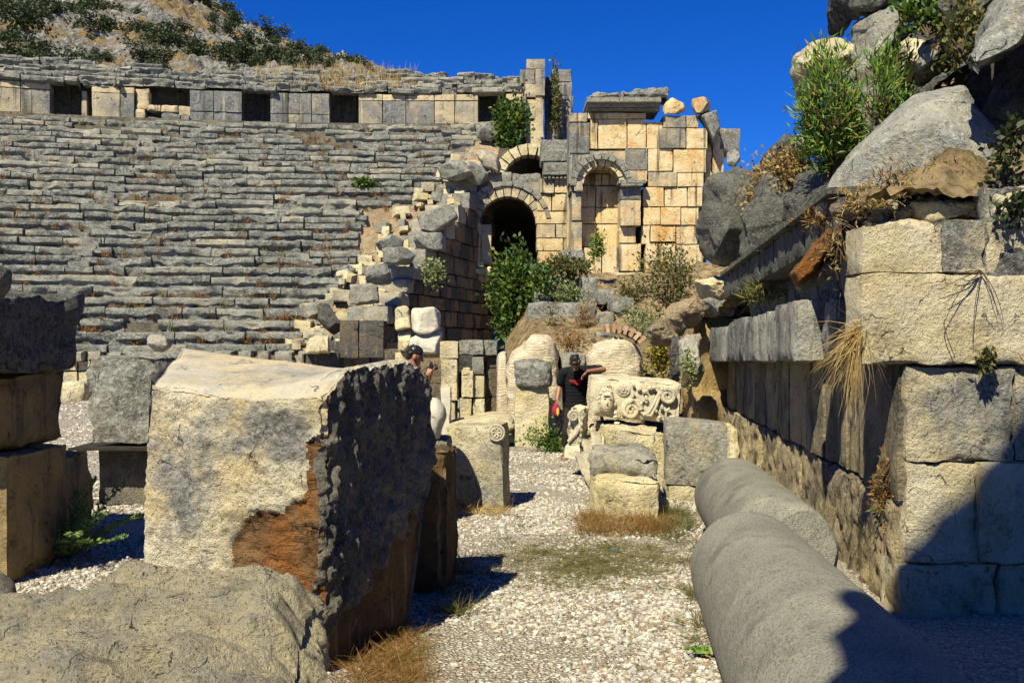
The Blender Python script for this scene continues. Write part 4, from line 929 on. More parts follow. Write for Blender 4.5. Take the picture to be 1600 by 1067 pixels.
# low masonry under the fallen blocks
mb = MB(); cells(mb, [(476, 550, 530, 600, .6), (530, 500, 560, 560, .6), (560, 500, 600, 560, .7), (600, 545, 650, 620, .6), (640, 550, 690, 640, .6), (470, 552, 476, 600, .5)], 27.8, .9, rs, res=.12); tag(mb.build('low_wall', M['shade']), 'low dark wall at the corner of the retaining wall', 'wall')
mb = MB(); cells(mb, [(616, 550, 642, 640, .3), (640, 550, 690, 650, .4)], 22.5, .9, rs, res=.1); tag(mb.build('stack_base', M['cream']), 'cream masonry base carrying the pinkish white blocks', 'wall')
rock('ground_slab', 'pale worn slab lying flat between the drum and the cream piers', 'stone slab', M['cream'], [(694, 672), (700, 664), (770, 652), (800, 656), (804, 668), (760, 676)], 16.4, 1.6, n=5, amp=.04, tilt=(0, 4), nu=60, nv=30)
rock('stone_drum', 'grey round topped stone beside the foot of the capped post', 'stone', M['grey'], [(784, 694), (785, 668), (792, 656), (803, 654), (806, 694)], 16.0, .5, n=4, amp=.03, tint=.7, nu=60, nv=30)
# ================================================================== RIGHT: STAGE WALL
rs = np.random.RandomState(91)
def wx(Y): return 2.10 + .098 * (Y - 6.0)          # line of the cornice face
sw = thing('stage_wall', 'big tooled ashlar pier and shadowed side wall under a black stained cornice, right edge', 'wall', (2.4, 6, 0))
YF = 6.0; mb = MB()
for (x0, y0, x1, y1, t, dy) in ((1347, 350, 1474, 427, .25, .0), (1474, 342, 1541, 427, .75, -.01), (1541, 345, 1680, 428, .7, .01), (1680, 340, 1990, 428, .5, .0), (1990, 335, 2400, 428, .6, .02), (1345, 427, 1620, 571, .42, -.03), (1620, 427, 1850, 571, .5, -.02), (1850, 427, 2400, 571, .4, -.02),
                                (1415, 572, 1585, 722, .72, .02), (1585, 572, 1760, 722, .65, .03), (1760, 572, 2090, 722, .5, .02), (2090, 572, 2400, 722, .6, .02), (1416, 722, 1530, 880, .4, .03), (1530, 722, 1760, 880, .5, .0), (1760, 722, 2400, 880, .5, .02), (1404, 880, 1560, 1100, .5, .04), (1560, 880, 1760, 1100, .5, .03), (1760, 880, 2400, 1100, .5, .02)):
    hexa(mb, rect(x0 + .5, y0 + .5, x1 - .5, y1 - .5, YF + dy, 1.6 if x0 > 1500 else .32 if y1 < 580 else .30), .028, .016, .014, .03, 5, tint=t, chip=1.2)
mb.build('pier', M['nearwall'], sw)
def wcell(mb, Ya, Yb, z0, z1, off=0., depth=.9, **kw):
    C = np.array([[[(wx(y) + off + d, y, z - (.02 * (y - 6) if z > 1 else 0)) for z in (z0, z1)] for y in (Ya, Yb)] for d in (0, depth)]); hexa(mb, C, **kw)
mb = MB(); y = 6.06
while y < 17:
    L = .9 + .5 * rs.rand(); o = .28 + .05 * rs.normal() * .5
    wcell(mb, y + .01, y + L - .01, -.1, .66, o - .015, res=.035, amp=.034, wear=.05, wr=.06, freq=7, tint=.45 + .2 * rs.rand())
    y += L
y = 6.06
while y < 17:
    L = .6 + .4 * rs.rand()
    wcell(mb, y + .01, y + L - .01, .67, .70, .27, res=.1) if 0 else wcell(mb, y + .006, y + L - .006, .668, 1.53, .275 + .012 * rs.normal(), res=.05, amp=.022, wear=.02, tint=.5 + .15 * rs.normal()); y += L
mb.build('orthostats', M['lowwall'], sw)
mb = MB(); y = 8.15
while y < 16.4:
    L = .48 + .5 * rs.rand()
    wcell(mb, y + .008, y + L - .008, 1.53, 1.99 + .06 * rs.rand(), .0 + .015 * rs.normal(), res=.045, amp=.02, wear=.035, wr=.05, freq=4, tint=.5 + .2 * rs.normal()); y += L
wcell(mb, 7.5, 8.14, 1.53, 2.02, .22, res=.05, amp=.04, wear=.05, tint=.6)
mb.build('cornice', M['cornice'], sw)
mb = MB(); wcell(mb, 6.3, 7.6, 1.5, 2.35, .38, res=.06, amp=.05, wear=.05, tint=.6); wcell(mb, 6.02, 8.2, 2.0, 2.6, .75, res=.06, amp=.07, wear=.05, tint=.7); mb.build('rubble_core', M['cornice'], sw)
mb = MB(); y = 6.75
while y < 13.3:
    L = .5 + .5 * rs.rand()
    wcell(mb, y + .006, y + L - .006, 2.36, 2.66, .02 + .01 * rs.normal(), res=.05, amp=.012, wear=.03, wr=.04, freq=3, tint=.75 + .1 * rs.normal())
    wcell(mb, y + .006, y + L - .006, 2.66, 2.72, -.04, res=.05, amp=.01, wear=.02, wr=.03, tint=.6); y += L
mb.build('upper_moulding', M['boulder'], sw)
mb = MB(); wcell(mb, 6.9, 13.2, 2.03, 2.40, .35, res=.1, amp=.06, wear=.05, tint=.7); mb.build('recess', M['cornice'], sw)
# rubble fill on top of the wall
def top_d(x, y): return x - (2.10 + .098 * (y - 6))
def top_z(x, y):
    d = np.clip(top_d(x, y), 0, 20); b = np.interp(y, [6, 8, 9, 12, 14, 17, 20], [2.5, 2.72, 2.66, 2.58, 2.15, 1.95, 1.8])
    near = np.clip((8.2 - y) / .6, 0, 1) * np.clip((d - .3) / .5, 0, 1)
    return b + .33 * d + near * np.clip(.75 * (y - 6.15), 0, .55) - .28 * near + .10 * fbm(np.stack([x, y, 0 * x], 1), 1.6, 6, 7, .6) + .05 * fbm(np.stack([x, y, 0 * x], 1), 5, 4, 9, .6, billow=True)
v, f = grid_mesh(np.linspace(2.0, 9, 220), np.linspace(6.1, 20, 330), top_z); qc = v[f].mean(1)
keep = top_d(qc[:, 0], qc[:, 1]) > np.where((qc[:, 1] > 6.35) & (qc[:, 1] < 8.15), .42, .07)
mb = MB(); mb.add(v, [f[keep]]); ob = mb.build('rubble_slope', M['soil'], loc=(4, 10, 2)); ob['kind'] = 'structure'
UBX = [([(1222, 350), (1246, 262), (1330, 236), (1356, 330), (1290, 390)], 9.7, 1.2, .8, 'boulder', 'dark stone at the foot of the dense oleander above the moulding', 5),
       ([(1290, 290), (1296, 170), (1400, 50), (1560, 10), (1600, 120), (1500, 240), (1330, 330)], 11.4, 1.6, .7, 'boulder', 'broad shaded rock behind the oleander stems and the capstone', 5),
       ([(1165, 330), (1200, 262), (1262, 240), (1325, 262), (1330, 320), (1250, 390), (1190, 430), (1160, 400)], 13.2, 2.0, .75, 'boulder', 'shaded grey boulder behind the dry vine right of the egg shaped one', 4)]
CB = [([(1350, 356), (1420, 344), (1474, 352), (1474, 372), (1400, 366), (1352, 368)], 6.42, .6, .15, 'nearwall', 'bright broken top of block at the near corner of the tooled wall', 4),
      ([(1540, 300), (1610, 292), (1660, 330), (1650, 372), (1545, 368)], 6.4, .8, .6, 'nearwall', 'rough block over the tooled wall at the right edge of the photo', 5)]
CAPS = [(1268, 338), (1304, 278), (1350, 224), (1395, 182), (1440, 146), (1486, 121), (1520, 113), (1526, 140), (1547, 175), (1572, 212), (1590, 262), (1540, 282), (1470, 280), (1400, 300), (1340, 332), (1296, 350)]
rock('capstone', 'huge smooth grey capstone with rounded back rising over the rubble bank', 'stone', M['capstone'], CAPS, 7.3, 1.5, n=3.0, amp=.06, freq=1.1, octv=7, tint=.6, nu=200, nv=96, facets=5, tilt=(-.25, .65), Yo=6.75, shear=(.36, .2))
rock('boulder', 'big dark grey egg shaped boulder balanced at the end of the stage wall', 'boulder', M['boulder'], [(1102, 290), (1112, 272), (1150, 258), (1200, 264), (1212, 300), (1200, 350), (1180, 400), (1150, 418), (1112, 414), (1090, 388), (1088, 350), (1098, 318)], 15.5, 1.7, n=4.5, amp=.06, freq=3, tint=.6, facets=8, nu=140, nv=60, tilt=(.3, -.25))
UB = [([(1246, 76), (1262, 58), (1300, 50), (1345, 44), (1352, 84), (1340, 120), (1300, 132), (1270, 165), (1256, 150), (1246, 112)], 10.5, 1.7, .55, 'cream', 'broken cream and grey block jutting against the sky above the oleander', 9),
      ([(1335, 34), (1350, 22), (1410, 4), (1418, 40), (1410, 66), (1360, 84), (1338, 72)], 10.8, 1.5, .7, 'grey', 'pale grey slab tilted above the jutting cream block', 5),
      ([(1325, -20), (1330, 8), (1345, 18), (1400, 8), (1425, -6), (1422, -40), (1340, -40)], 11.4, 1.5, .75, 'boulder', 'grey block at the top edge of the photo right of the sky', 6),
      ([(1300, -40), (1330, -40), (1332, 40), (1318, 52), (1302, 48)], 12.5, 1.2, .9, 'shade', 'dark upright jamb with notched edge at the top of the photo', 7),
      ([(1336, 66), (1408, 20), (1414, 62), (1404, 78), (1362, 128), (1338, 112)], 10.0, 1.4, .7, 'grey', 'flat mottled grey boulder face between cream block and dark bush', 5),
      ([(1408, 62), (1442, 68), (1450, 92), (1424, 128), (1410, 124)], 9.6, 1.2, .1, 'cream', 'bright cream patch of stone behind the right oleander stems', 5),
      ([(1444, 60), (1478, 40), (1482, 72), (1480, 100), (1444, 126), (1432, 110)], 9.0, 1.3, .8, 'grey', 'rounded grey stone above the capstone beside the creeper', 5),
      ([(1470, -30), (1520, -20), (1560, -40), (1556, 20), (1510, 84), (1478, 100), (1474, 40)], 8.6, 1.4, .75, 'boulder', 'weathered upright grey stone under the overhanging slab', 4),
      ([(1194, 250), (1200, 238), (1232, 204), (1246, 206), (1252, 236), (1230, 254), (1205, 258)], 14, 1.2, .85, 'boulder', 'grey boulder touching the sky left of the oleander', 5),
      ([(1248, 215), (1262, 206), (1270, 230), (1262, 262), (1250, 250)], 11.5, .8, .3, 'grey', 'small pale stone below the jutting cream block', 6),
      ([(1252, 160), (1276, 150), (1300, 180), (1290, 240), (1262, 215)], 11.2, 1.0, .85, 'shade', 'dark hollow stone under the jutting cream block', 5),
      ([(1300, 110), (1420, 90), (1440, 160), (1380, 205), (1320, 250), (1285, 220)], 9.8, 1.6, .6, 'grey', 'large grey stone face half hidden behind the oleander', 4),
      ([(1090, 440), (1112, 432), (1146, 438), (1150, 470), (1096, 466)], 15.8, 1.0, .1, 'cream', 'rounded bright cream stone below the egg shaped boulder', 4),
      ([(1040, 488), (1052, 470), (1088, 464), (1100, 490), (1092, 512), (1060, 520), (1042, 508)], 15, .9, .45, 'rubble', 'ragged striped rubble outcrop left of the cornice end', 3),
      ([(1014, 516), (1030, 500), (1060, 508), (1062, 530), (1040, 540), (1018, 534)], 15.2, .8, .6, 'rubble', 'dark lower lump of the ragged rubble outcrop', 3),
      ([(1100, 470), (1142, 466), (1146, 492), (1102, 494)], 15, .8, .6, 'grey', 'small grey block on the cornice end under the cream stone', 6),
      ([(1050, 528), (1062, 524), (1064, 600), (1050, 600)], 14.6, .4, .95, 'shade', 'narrow dark upright stone left of the pale end pillar', 7),
      ([(1064, 534), (1075, 524), (1096, 524), (1100, 612), (1068, 612)], 14.2, .7, .45, 'grey', 'pale grey end pillar where the cornice stops', 6)]
for ol, Y, d, t, mt, lab, n in UB + UBX:
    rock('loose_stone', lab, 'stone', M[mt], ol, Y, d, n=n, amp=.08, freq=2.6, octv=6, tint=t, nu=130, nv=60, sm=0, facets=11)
for ol, Y, d, t, mt, lab, n in CB:
    rock('loose_stone', lab, 'stone', M[mt], ol, Y, d, n=n, amp=.035, freq=4, tint=t, nu=100, nv=50, sm=1)
# end mass of the wall, below the boulder
mb = MB()
wcell(mb, 15.2, 17.5, -.1, 2.2, -.2, 1.6, res=.1, amp=.12, wear=.12, tint=.3); tag(mb.build('wall_end', M['pier']), 'ochre stained rubble end of the stage wall below the egg shaped boulder', 'wall')
# overhanging slab, top right, over a hollow whose walls are coloured dark for shade
block('overhanging_slab', 'pale slab leaning out over a black hollow at the upper right corner', 'stone slab', M['capstone'], quad_corners((1512, 110), (1760, -40), (1760, -230), (1548, 8), (6.2, 6.2, 6.3, 6.4), (1.3, 2.6, .78)), res=.035, amp=.07, wear=.05, wr=.08, freq=2.2, octv=6, tint=.5, chip=1.0)
block('shade_toned_rock', 'rock wall coloured dark as shade at the back of the hollow under the leaning slab', 'rock', M['shade'], quad_corners((1500, 390), (1900, 390), (1900, -60), (1500, 100), 9.2, (0, .8, 0)), res=.1, amp=.1, wear=.1, tint=.95)
block('shade_toned_rock', 'rough rock closing the hollow beyond the right edge of the photo', 'rock', M['shade'], quad_corners((1660, 390), (1900, 390), (1900, -20), (1700, 0), 6.3, (.6, 2.8, 0)), res=.1, amp=.1, wear=.1, tint=.8)
rock('loose_stone', 'pale broken ledge stone below the ivy over the tooled wall', 'stone', M['nearwall'], [(1420, 318), (1500, 306), (1600, 302), (1640, 340), (1560, 352), (1480, 346), (1430, 352)], 6.6, .8, n=4, amp=.07, freq=3, tint=.35, nu=110, nv=50)
for ol, Y, d, t, lab in (([(1236, 428), (1250, 412), (1296, 356), (1306, 366), (1300, 386), (1262, 436), (1246, 446)], 7.0, .55, .2, 'rust edged slab sliding out of the dark recess by the tooled wall'), ([(1240, 446), (1262, 436), (1306, 396), (1312, 420), (1276, 448), (1250, 458)], 7.05, .4, .6, 'thin broken slab under the rust edged one')):
    rock('broken_slab', lab, 'stone slab', M['fracture' if t < .5 else 'grey'], ol, Y, d, n=6, amp=.03, freq=4, tint=t, nu=80, nv=36, sm=1)
rs = np.random.RandomState(17)
for k, (px, py, Y, s, t) in enumerate(((1330, 330, 6.6, .16, .4), (1352, 318, 6.55, .11, .3), (1376, 336, 6.45, .14, .1), (1398, 322, 6.5, .10, .5), (1418, 338, 6.35, .12, .2), (1440, 320, 6.5, .15, .4), (1300, 344, 7.2, .13, .5), (1462, 336, 6.3, .1, .3))):
    ol = [(px + s / Y * F * .62 * (1 + .3 * rs.normal()) * math.cos(a) * 1.0, py + s / Y * F * .42 * math.sin(a)) for a in np.linspace(0, 6.283, 8)[:-1]]
    rock('rubble_stone', ['pale', 'buff', 'cream', 'grey', 'small pale', 'broad grey', 'brown', 'last small'][k] + ' rubble stone ' + ['below the capstone edge', 'beside the dry twigs', 'at the bright block corner', 'under the capstone belly', 'above the bright broken block', 'under the capstone, right of the twigs', 'near the slab in the recess', 'between bright block and ivy'][k], 'stone', M['nearwall' if k % 2 else 'rubble'], ol, Y, s, n=7, amp=.03, freq=7, tint=t + .2, nu=56, nv=28, sm=0, facets=7)
# plants of the right bank
bush('oleander', 'tall oleander bush with narrow green leaves left of the flat boulder face', 'shrub', P(1310, 215, 9.0), P(1300, 140, 9.0), (.32, .3, .46), 900, .115, .02, (M['oleander'], M['bark']), clumps=26, seed=41, up=1.4, spread=.20)
bush('oleander', 'tall oleander bush with yellowing lower leaves right of the flat boulder face', 'shrub', P(1372, 190, 8.9), P(1376, 125, 8.9), (.30, .25, .42), 650, .115, .02, (M['oleander'], M['bark']), clumps=22, seed=42, up=1.4, spread=.20)
bush('oleander', 'dense bright green oleander clump above the diagonal moulding', 'shrub', P(1300, 280, 9.3), P(1304, 212, 9.2), (.32, .3, .26), 1900, .10, .022, (M['oleander'], M['bark']), clumps=26, seed=43, up=1.0, spread=.24)
bush('creeper', 'dark green creeper growing over the grey stones at the top right', 'creeper', P(1450, 60, 8.2), P(1446, 30, 8.5), (.22, .25, .18), 900, .06, .045, (M['tree'], M['bark']), clumps=12, seed=44)
bush('creeper', 'brown green creeper on the weathered upright stone', 'creeper', P(1500, 90, 7.7), P(1500, 50, 7.8), (.16, .2, .25), 800, .05, .035, (M['olive'], M['bark']), clumps=12, seed=45)
bush('dry_vine', 'dry yellow leaved vine tangle beside the egg shaped boulder', 'creeper', P(1205, 330, 14), P(1208, 290, 14), (.32, .4, .34), 2200, .065, .045, (M['dryleaf'], M['bark']), clumps=22, seed=46)
bush('dry_vine', 'dry yellowish weeds on the slope under the dense oleander', 'creeper', P(1240, 300, 11.5), P(1236, 262, 11.5), (.22, .3, .2), 1200, .06, .035, (M['dryleaf'], M['bark']), clumps=14, seed=47)
bush('ivy', 'dark ivy trailing from the black hollow at the right edge', 'creeper', P(1590, 200, 6.2), P(1578, 240, 6.2), (.12, .12, .22), 260, .045, .04, (M['ivy'], M['bark']), clumps=10, seed=48)
bush('ivy', 'dark ivy trailing over the top of the tooled wall', 'creeper', P(1600, 300, 6.0), P(1590, 325, 5.95), (.14, .08, .09), 160, .045, .04, (M['ivy'], M['bark']), clumps=8, seed=49)
bush('dry_twigs', 'dry brown twiggy weed below the grey capstone', 'shrub', P(1390, 320, 6.5), P(1395, 288, 6.5), (.16, .15, .14), 220, .05, .012, (M['dryleaf'], M['bark']), clumps=30, seed=50)
bush('dry_twigs', 'dry leafless twigs hanging beside the rust edged slab', 'shrub', P(1310, 350, 6.6), P(1318, 385, 6.5), (.14, .15, .20), 120, .05, .012, (M['dryleaf'], M['bark']), clumps=30, seed=51)
bush('dry_twigs', 'brown dead plant hanging down the shadowed side wall', 'shrub', P(1398, 715, 6.15), P(1378, 760, 6.3), (.07, .12, .17), 420, .04, .014, (M['rustgrass'], M['bark']), clumps=16, seed=52)
bush('weed', 'small dark plant rooted in the joint of the tooled wall', 'weed', P(1556, 575, 5.98), P(1546, 565, 5.9), (.07, .05, .09), 120, .045, .025, (M['olive'], M['bark']), clumps=8, seed=53)
bush('weed', 'small red leaved weed on the diagonal moulding', 'weed', P(1190, 408, 11), P(1190, 415, 10.9), (.06, .06, .12), 120, .05, .04, (M['rustgrass'], M['bark']), clumps=6, seed=54)
bush('weed', 'green grassy weed in the gap above the cornice', 'weed', P(1190, 470, 10.4), P(1188, 455, 10.4), (.2, .2, .12), 400, .1, .02, (M['olive'], M['bark']), clumps=10, seed=55)
bush('weed', 'pale blue green weed before the pale end pillar', 'weed', P(1070, 600, 13.6), P(1072, 570, 13.7), (.12, .1, .25), 300, .06, .035, (M['pale'], M['bark']), clumps=10, seed=56)
bush('dry_twigs', 'tangle of dry grey twigs on the soil bank under the right part of the capstone', 'shrub', P(1480, 300, 6.6), P(1486, 268, 6.55), (.20, .15, .10), 200, .05, .010, (M['dryleaf'], M['bark']), clumps=40, seed=57)
bush('dry_twigs', 'straw coloured dry weeds behind the near corner of the tooled wall', 'shrub', P(1350, 345, 6.5), P(1350, 318, 6.5), (.16, .12, .12), 420, .07, .008, (M['straw'], M['bark']), clumps=30, seed=58)
bush('dry_twigs', 'rusty dry weeds along the lower left edge of the capstone', 'shrub', P(1300, 350, 7.2), P(1298, 338, 7.1), (.22, .2, .10), 420, .06, .010, (M['rustgrass'], M['bark']), clumps=26, seed=59)
# hanging straw tuft at the corner of the pier, spidery dead plant in the joint
rs = np.random.RandomState(5); mb = MB(); n = 260; b0 = P(1340, 525, 6.02); base = b0 + rs.normal(size=(n, 3)) * (.02, .03, .04)
ang = rs.normal(3.75, .5, n); L = .12 + .22 * rs.rand(n); tip = base + np.stack([np.cos(ang) * L, -.1 * rs.rand(n), np.sin(ang) * L], 1)
k = rs.rand(n) < .35; tip[k] = base[k] + np.stack([-.10 * rs.rand(k.sum()) - .0, -.08 * rs.rand(k.sum()), -.18 - .22 * rs.rand(k.sum())], 1)
blades(mb, base, tip, .006, droop=.25, rs=rs); tag(mb.build('straw_tuft', M['straw'], smooth=False), 'straw coloured grass tuft hanging from the corner of the tooled block', 'grass tuft')
mb = MB(); b0 = P(1534, 424, 5.95)
for (tx, ty, bx) in ((1468, 452, .02), (1480, 470, .03), (1478, 500, -.05), (1520, 538, -.02), (1560, 498, .03), (1568, 505, .05), (1490, 430, .01), (1500, 418, 0)):
    e = P(tx, ty, 5.93); t = np.linspace(0, 1, 10)[:, None]; m = (b0 + e) / 2 + np.array((bx - .03, -.05, .02)); tube(mb, (1 - t) ** 2 * b0 + 2 * t * (1 - t) * m + t * t * e, np.linspace(.0035, .0015, 10), 5)
e = P(1492, 558, 5.93); t = np.linspace(0, 1, 14)[:, None]; m = P(1468, 500, 5.9); tube(mb, (1 - t) ** 2 * P(1478, 500, 5.93) + 2 * t * (1 - t) * m + t * t * e, .003, 5)
tag(mb.build('dead_stalks', M['bark']), 'spidery dead plant stalks splayed over the big tooled block', 'weed')
# unseen added pier, shaped to throw the diagonal shade on the near wall
block('shade_caster_pier', 'unseen tall stone pier added behind the viewpoint to cast shade', 'pier', M['grey'], np.array([[[(-.50, -1.0, -.1), (-1.20, -1.0, 9.3)], [(-.4, -2.2, -.1), (-1.0, -2.2, 9.3)]], [[(3.6, -1.0, -.1), (3.6, -1.0, 13.2)], [(3.6, -2.2, -.1), (3.6, -2.2, 13.2)]]]), res=.16, amp=.16, wear=.1, wr=.2, freq=1.1)
# ================================================================== FALLEN COLUMNS
def column(name, label, a, b, r0, r1, broken=0.0, seed=0):
    a, b = np.array(a, float), np.array(b, float); n, ns = 90, 96; T = b - a; L = np.linalg.norm(T); T /= L
    A = np.cross(T, (0, 0, 1)); A /= np.linalg.norm(A); B = np.cross(A, T); t = np.linspace(0, 1, n); an = np.arange(ns) * 2 * math.pi / ns
    mb = MB(); S, K = np.meshgrid(t, an, indexing='ij'); r = r0 + (r1 - r0) * S; e = np.minimum(S, 1 - S) * L; r = r - .025 * np.exp(-(e / .03) ** 2); r = r - .03 * np.exp(-(e / .045) ** 2) * np.clip(fbm(np.stack([3 * np.cos(K).ravel(), 3 * np.sin(K).ravel(), 0 * K.ravel() + seed], 1), .8, 4, seed), 0, 1).reshape(K.shape)
    p = a + (S * L)[..., None] * T + r[..., None] * (np.cos(K)[..., None] * A + np.sin(K)[..., None] * B); p = p.reshape(-1, 3); N = (np.cos(K)[..., None] * A + np.sin(K)[..., None] * B).reshape(-1, 3)
    p += N * (.0025 * fbm(p, 5, 5, seed))[:, None]
    if broken: # spall of the near upper edge
        w = np.clip(1 - (S.ravel() * L) / .28, 0, 1) * np.clip(np.sin(K.ravel()) - .1, 0, 1) * np.clip(.5 - np.cos(K.ravel()) * 1.2, .0, 1.2); p -= N * (w * broken * (1 + .8 * fbm(p, 7, 4, 3)))[:, None]
    i, k = np.meshgrid(np.arange(n - 1), np.arange(ns), indexing='ij'); i = i.ravel(); k = k.ravel(); k2 = (k + 1) % ns; kk = np.arange(ns); kk2 = (kk + 1) % ns
    V = [p]; fs = [np.stack([i * ns + k, i * ns + k2, (i + 1) * ns + k2, (i + 1) * ns + k], 1)[:, ::-1]]
    cnt = len(p)
    for row, c, fl in ((0, a, 1), ((n - 1) * ns, b, 0)):
        prev = row + kk
        for f_ in (.8, .5, .2):
            ring_ = c + (p[row:row + ns] - c) * f_ + T[None] * (.010 * fbm(c + (p[row:row + ns] - c) * f_, 7, 4, seed + 2))[:, None]; V.append(ring_); cur = cnt + kk; cnt += ns
            q = np.stack([prev, np.roll(prev, -1), np.roll(cur, -1), cur], 1); fs.append(q if fl else q[:, ::-1]); prev = cur
        V.append(c[None]); q = np.stack([prev, np.roll(prev, -1), np.full(ns, cnt)], 1); fs.append(q if fl else q[:, ::-1]); cnt += 1
    mb.add(np.concatenate(V), fs); return tag(mb.build(name, M['granite'], sharp=45), label, 'column')
column('fallen_column', 'long grey granite column shaft lying in the right foreground', (.965, 1.3, .37), (1.372, 5.8, .335), .40, .335, seed=3)
column('fallen_column', 'shorter granite column drum with broken end lying beyond the long shaft', (1.68, 6.12, .335), (1.885, 8.5, .335), .335, .33, broken=.14, seed=9)
# ================================================================== FOREGROUND LEFT
# ---- the big squared block
bt = thing('big_block', 'huge squared block with rust red fracture and pocked right face darkened as shade, left foreground', 'stone block', (-1.4, 5.6, 0))
FL, FR, BR, BL = np.array((-2.02, 5.33, -.02)), np.array((-.955, 4.88, -.02)), np.array((-.405, 6.1, -.02)), np.array((-2.08, 6.45, -.02))
TFL, TFR = P(236, 600, 5.33), P(508, 616, 4.90); TBL, TBR = P(283, 541, 6.42), P(676, 590, 6.02)
Cb = np.array([[[FL, TFL], [BL, TBL]], [[FR, TFR], [BR, TBR]]])
def big_fn(v, u, vn, seed):
    x, y, z = u[:, 0], u[:, 1], u[:, 2]
    # rising shoulder of the top: ridge runs from the front corner back to the top middle
    ss = lambda q: np.clip(q, 0, 1) ** 2 * (3 - 2 * np.clip(q, 0, 1))
    top = np.clip((z - .72) / .28, 0, 1)
    v[:, 2] += top * ss((x - .62) / .38) * (.115 * ss(y / .22) - .0 - .11 * ss((y - .80) / .2)) 
    v[:, 2] -= top * .05 * ss((.16 - y) / .16) * np.clip(np.sin(np.clip((x - .2) / .8, 0, 1) * 3.14), 0, 1)
    right = np.clip((x - .93) / .07, 0, 1)                       # right face: pocks and undercut lower corner
    n1 = fbm(v * np.array((1, 1, .62)), 15, 4, 3, .6); n2 = fbm(v * np.array((1, 1, .5)), 5.5, 3, 4)
    low = np.clip((y * .85 + .05) - z * 1.6 - .0 + .18 * n2 + .10, 0, 1); lowm = np.clip(low * 6, 0, 1)
    v += vn * (right * ((.036 * n1 + .012 * n2) * (1 - lowm * .9) - .03 * lowm))[:, None]
    cut = np.clip((y - .80) * 1.4 + (.42 - z) * .9, 0, 1) * np.clip((y - .5) * 4, 0, 1)
    d = np.array((FR - BR)); d[2] = 0; d /= np.linalg.norm(d); v += d * (cut * .62)[:, None] * np.clip(x * 2, 0, 1)[:, None]
    v[:, 2] = np.where(z < .01, -.03, v[:, 2])
    front = np.clip((.04 - y) / .04, 0, 1)                       # front face: scooped break and fracture
    xx = x + .05 * fbm(v, 4, 3, 8); zz = z + .05 * fbm(v, 4, 3, 9)
    scoop = np.clip(1 - np.maximum(np.abs(xx - .66) / .34, np.abs(zz - .66) / .32) ** 3, 0, 1); v += vn * (-front * .035 * scoop)[:, None]
    fr = frac_mask(xx, zz); v += vn * (-front * fr * (.028 + .016 * fbm(v * np.array((1, 1, 2.2)), 5, 5, 2, ridged=True)))[:, None]
    v += vn * (front * .018 * fbm(v, 6, 4, 12) * (1 - fr))[:, None]
    v += vn * (front * .012 * fbm(v, 16, 3, 13, .6))[:, None]
    return v
def frac_mask(x, z):
    a = np.clip((x - .50) * 22, 0, 1) * np.clip((.60 + .10 * np.clip((x - .8) * 5, 0, 1) - z) * 22, 0, 1)
    b = np.clip((x - .86) * 22, 0, 1) * np.clip((.92 - z) * 14, 0, 1); c = np.clip((x - .86 - (z - .62) * .3) * 22, 0, 1) * np.clip((.9 - z) * 14, 0, 1)
    return np.clip(np.maximum(a, np.maximum(b * (z < .85), c)), 0, 1)
def big_mat(uc, vc, fid):
    x, y, z = uc.T; n = fbm(vc, 4, 3, 8) * .05; n2 = fbm(vc, 4, 3, 9) * .05
    m = np.zeros(len(uc), int)
    f = fid == 0; fm = frac_mask(x + n, z + n2) > .5; m[f & fm] = 1
    r = fid == 3; nn = fbm(vc, 5.5, 3, 4); low = (y * .85 + .05) - z * 1.6 + .18 * nn + .10; m[r] = np.where(low[r] > .06, 4, 3)  # right face takes the shade-darkened stones, brown one low down
    m[fid == 4] = 5
    return m
def big_tint(u, v):
    x, y, z = u.T; n = fbm(v, 3, 4, 31)
    g = .30 + .50 * np.exp(-((x - .62) / .36) ** 2 - ((z - .86) / .20) ** 2) + .20 * np.exp(-((x - .30) / .16) ** 2 - ((z - .55) / .2) ** 2) - .55 * np.exp(-((x + .05 * n - .70) / .22) ** 4 - ((z + .06 * n - .655) / .085) ** 4)
    return np.clip(np.where(y < .03, g + .25 * n, .5), 0, 1)
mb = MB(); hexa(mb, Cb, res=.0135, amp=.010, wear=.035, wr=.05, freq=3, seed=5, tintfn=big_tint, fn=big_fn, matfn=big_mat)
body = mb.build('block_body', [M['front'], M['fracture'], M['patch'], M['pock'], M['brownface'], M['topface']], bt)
# ---- slab standing behind it, little drum on top
block('standing_slab', 'brown upright slab in shade right behind the big pocked block', 'stone slab', M['brownface'], np.array([[[(-1.05, 6.55, -.02), (-.98, 6.55, .95)], [(-.95, 6.95, -.02), (-.90, 6.95, .95)]], [[(-.43, 6.6, -.02), (-.41, 6.6, .93)], [(-.38, 7.05, -.02), (-.38, 7.05, .94)]]]), res=.025, amp=.03, wear=.05, wr=.07, freq=3, tint=.5)
mb = MB(); blob(mb, [(648, 690), (652, 640), (665, 622), (684, 622), (696, 636), (699, 652), (692, 668), (686, 690)], 9.3, .5, n=2.4, amp=.004, nu=64, nv=32); o = tag(mb.build('marble_drum', M['white']), 'smooth rounded pale marble drum behind the big block', 'column drum')
block('drum_base', 'hidden low block carrying the marble drum behind the standing slab', 'stone block', M['grey'], rect(640, 688, 700, 800, 9.1, .6), res=.06, amp=.02, wear=.04)
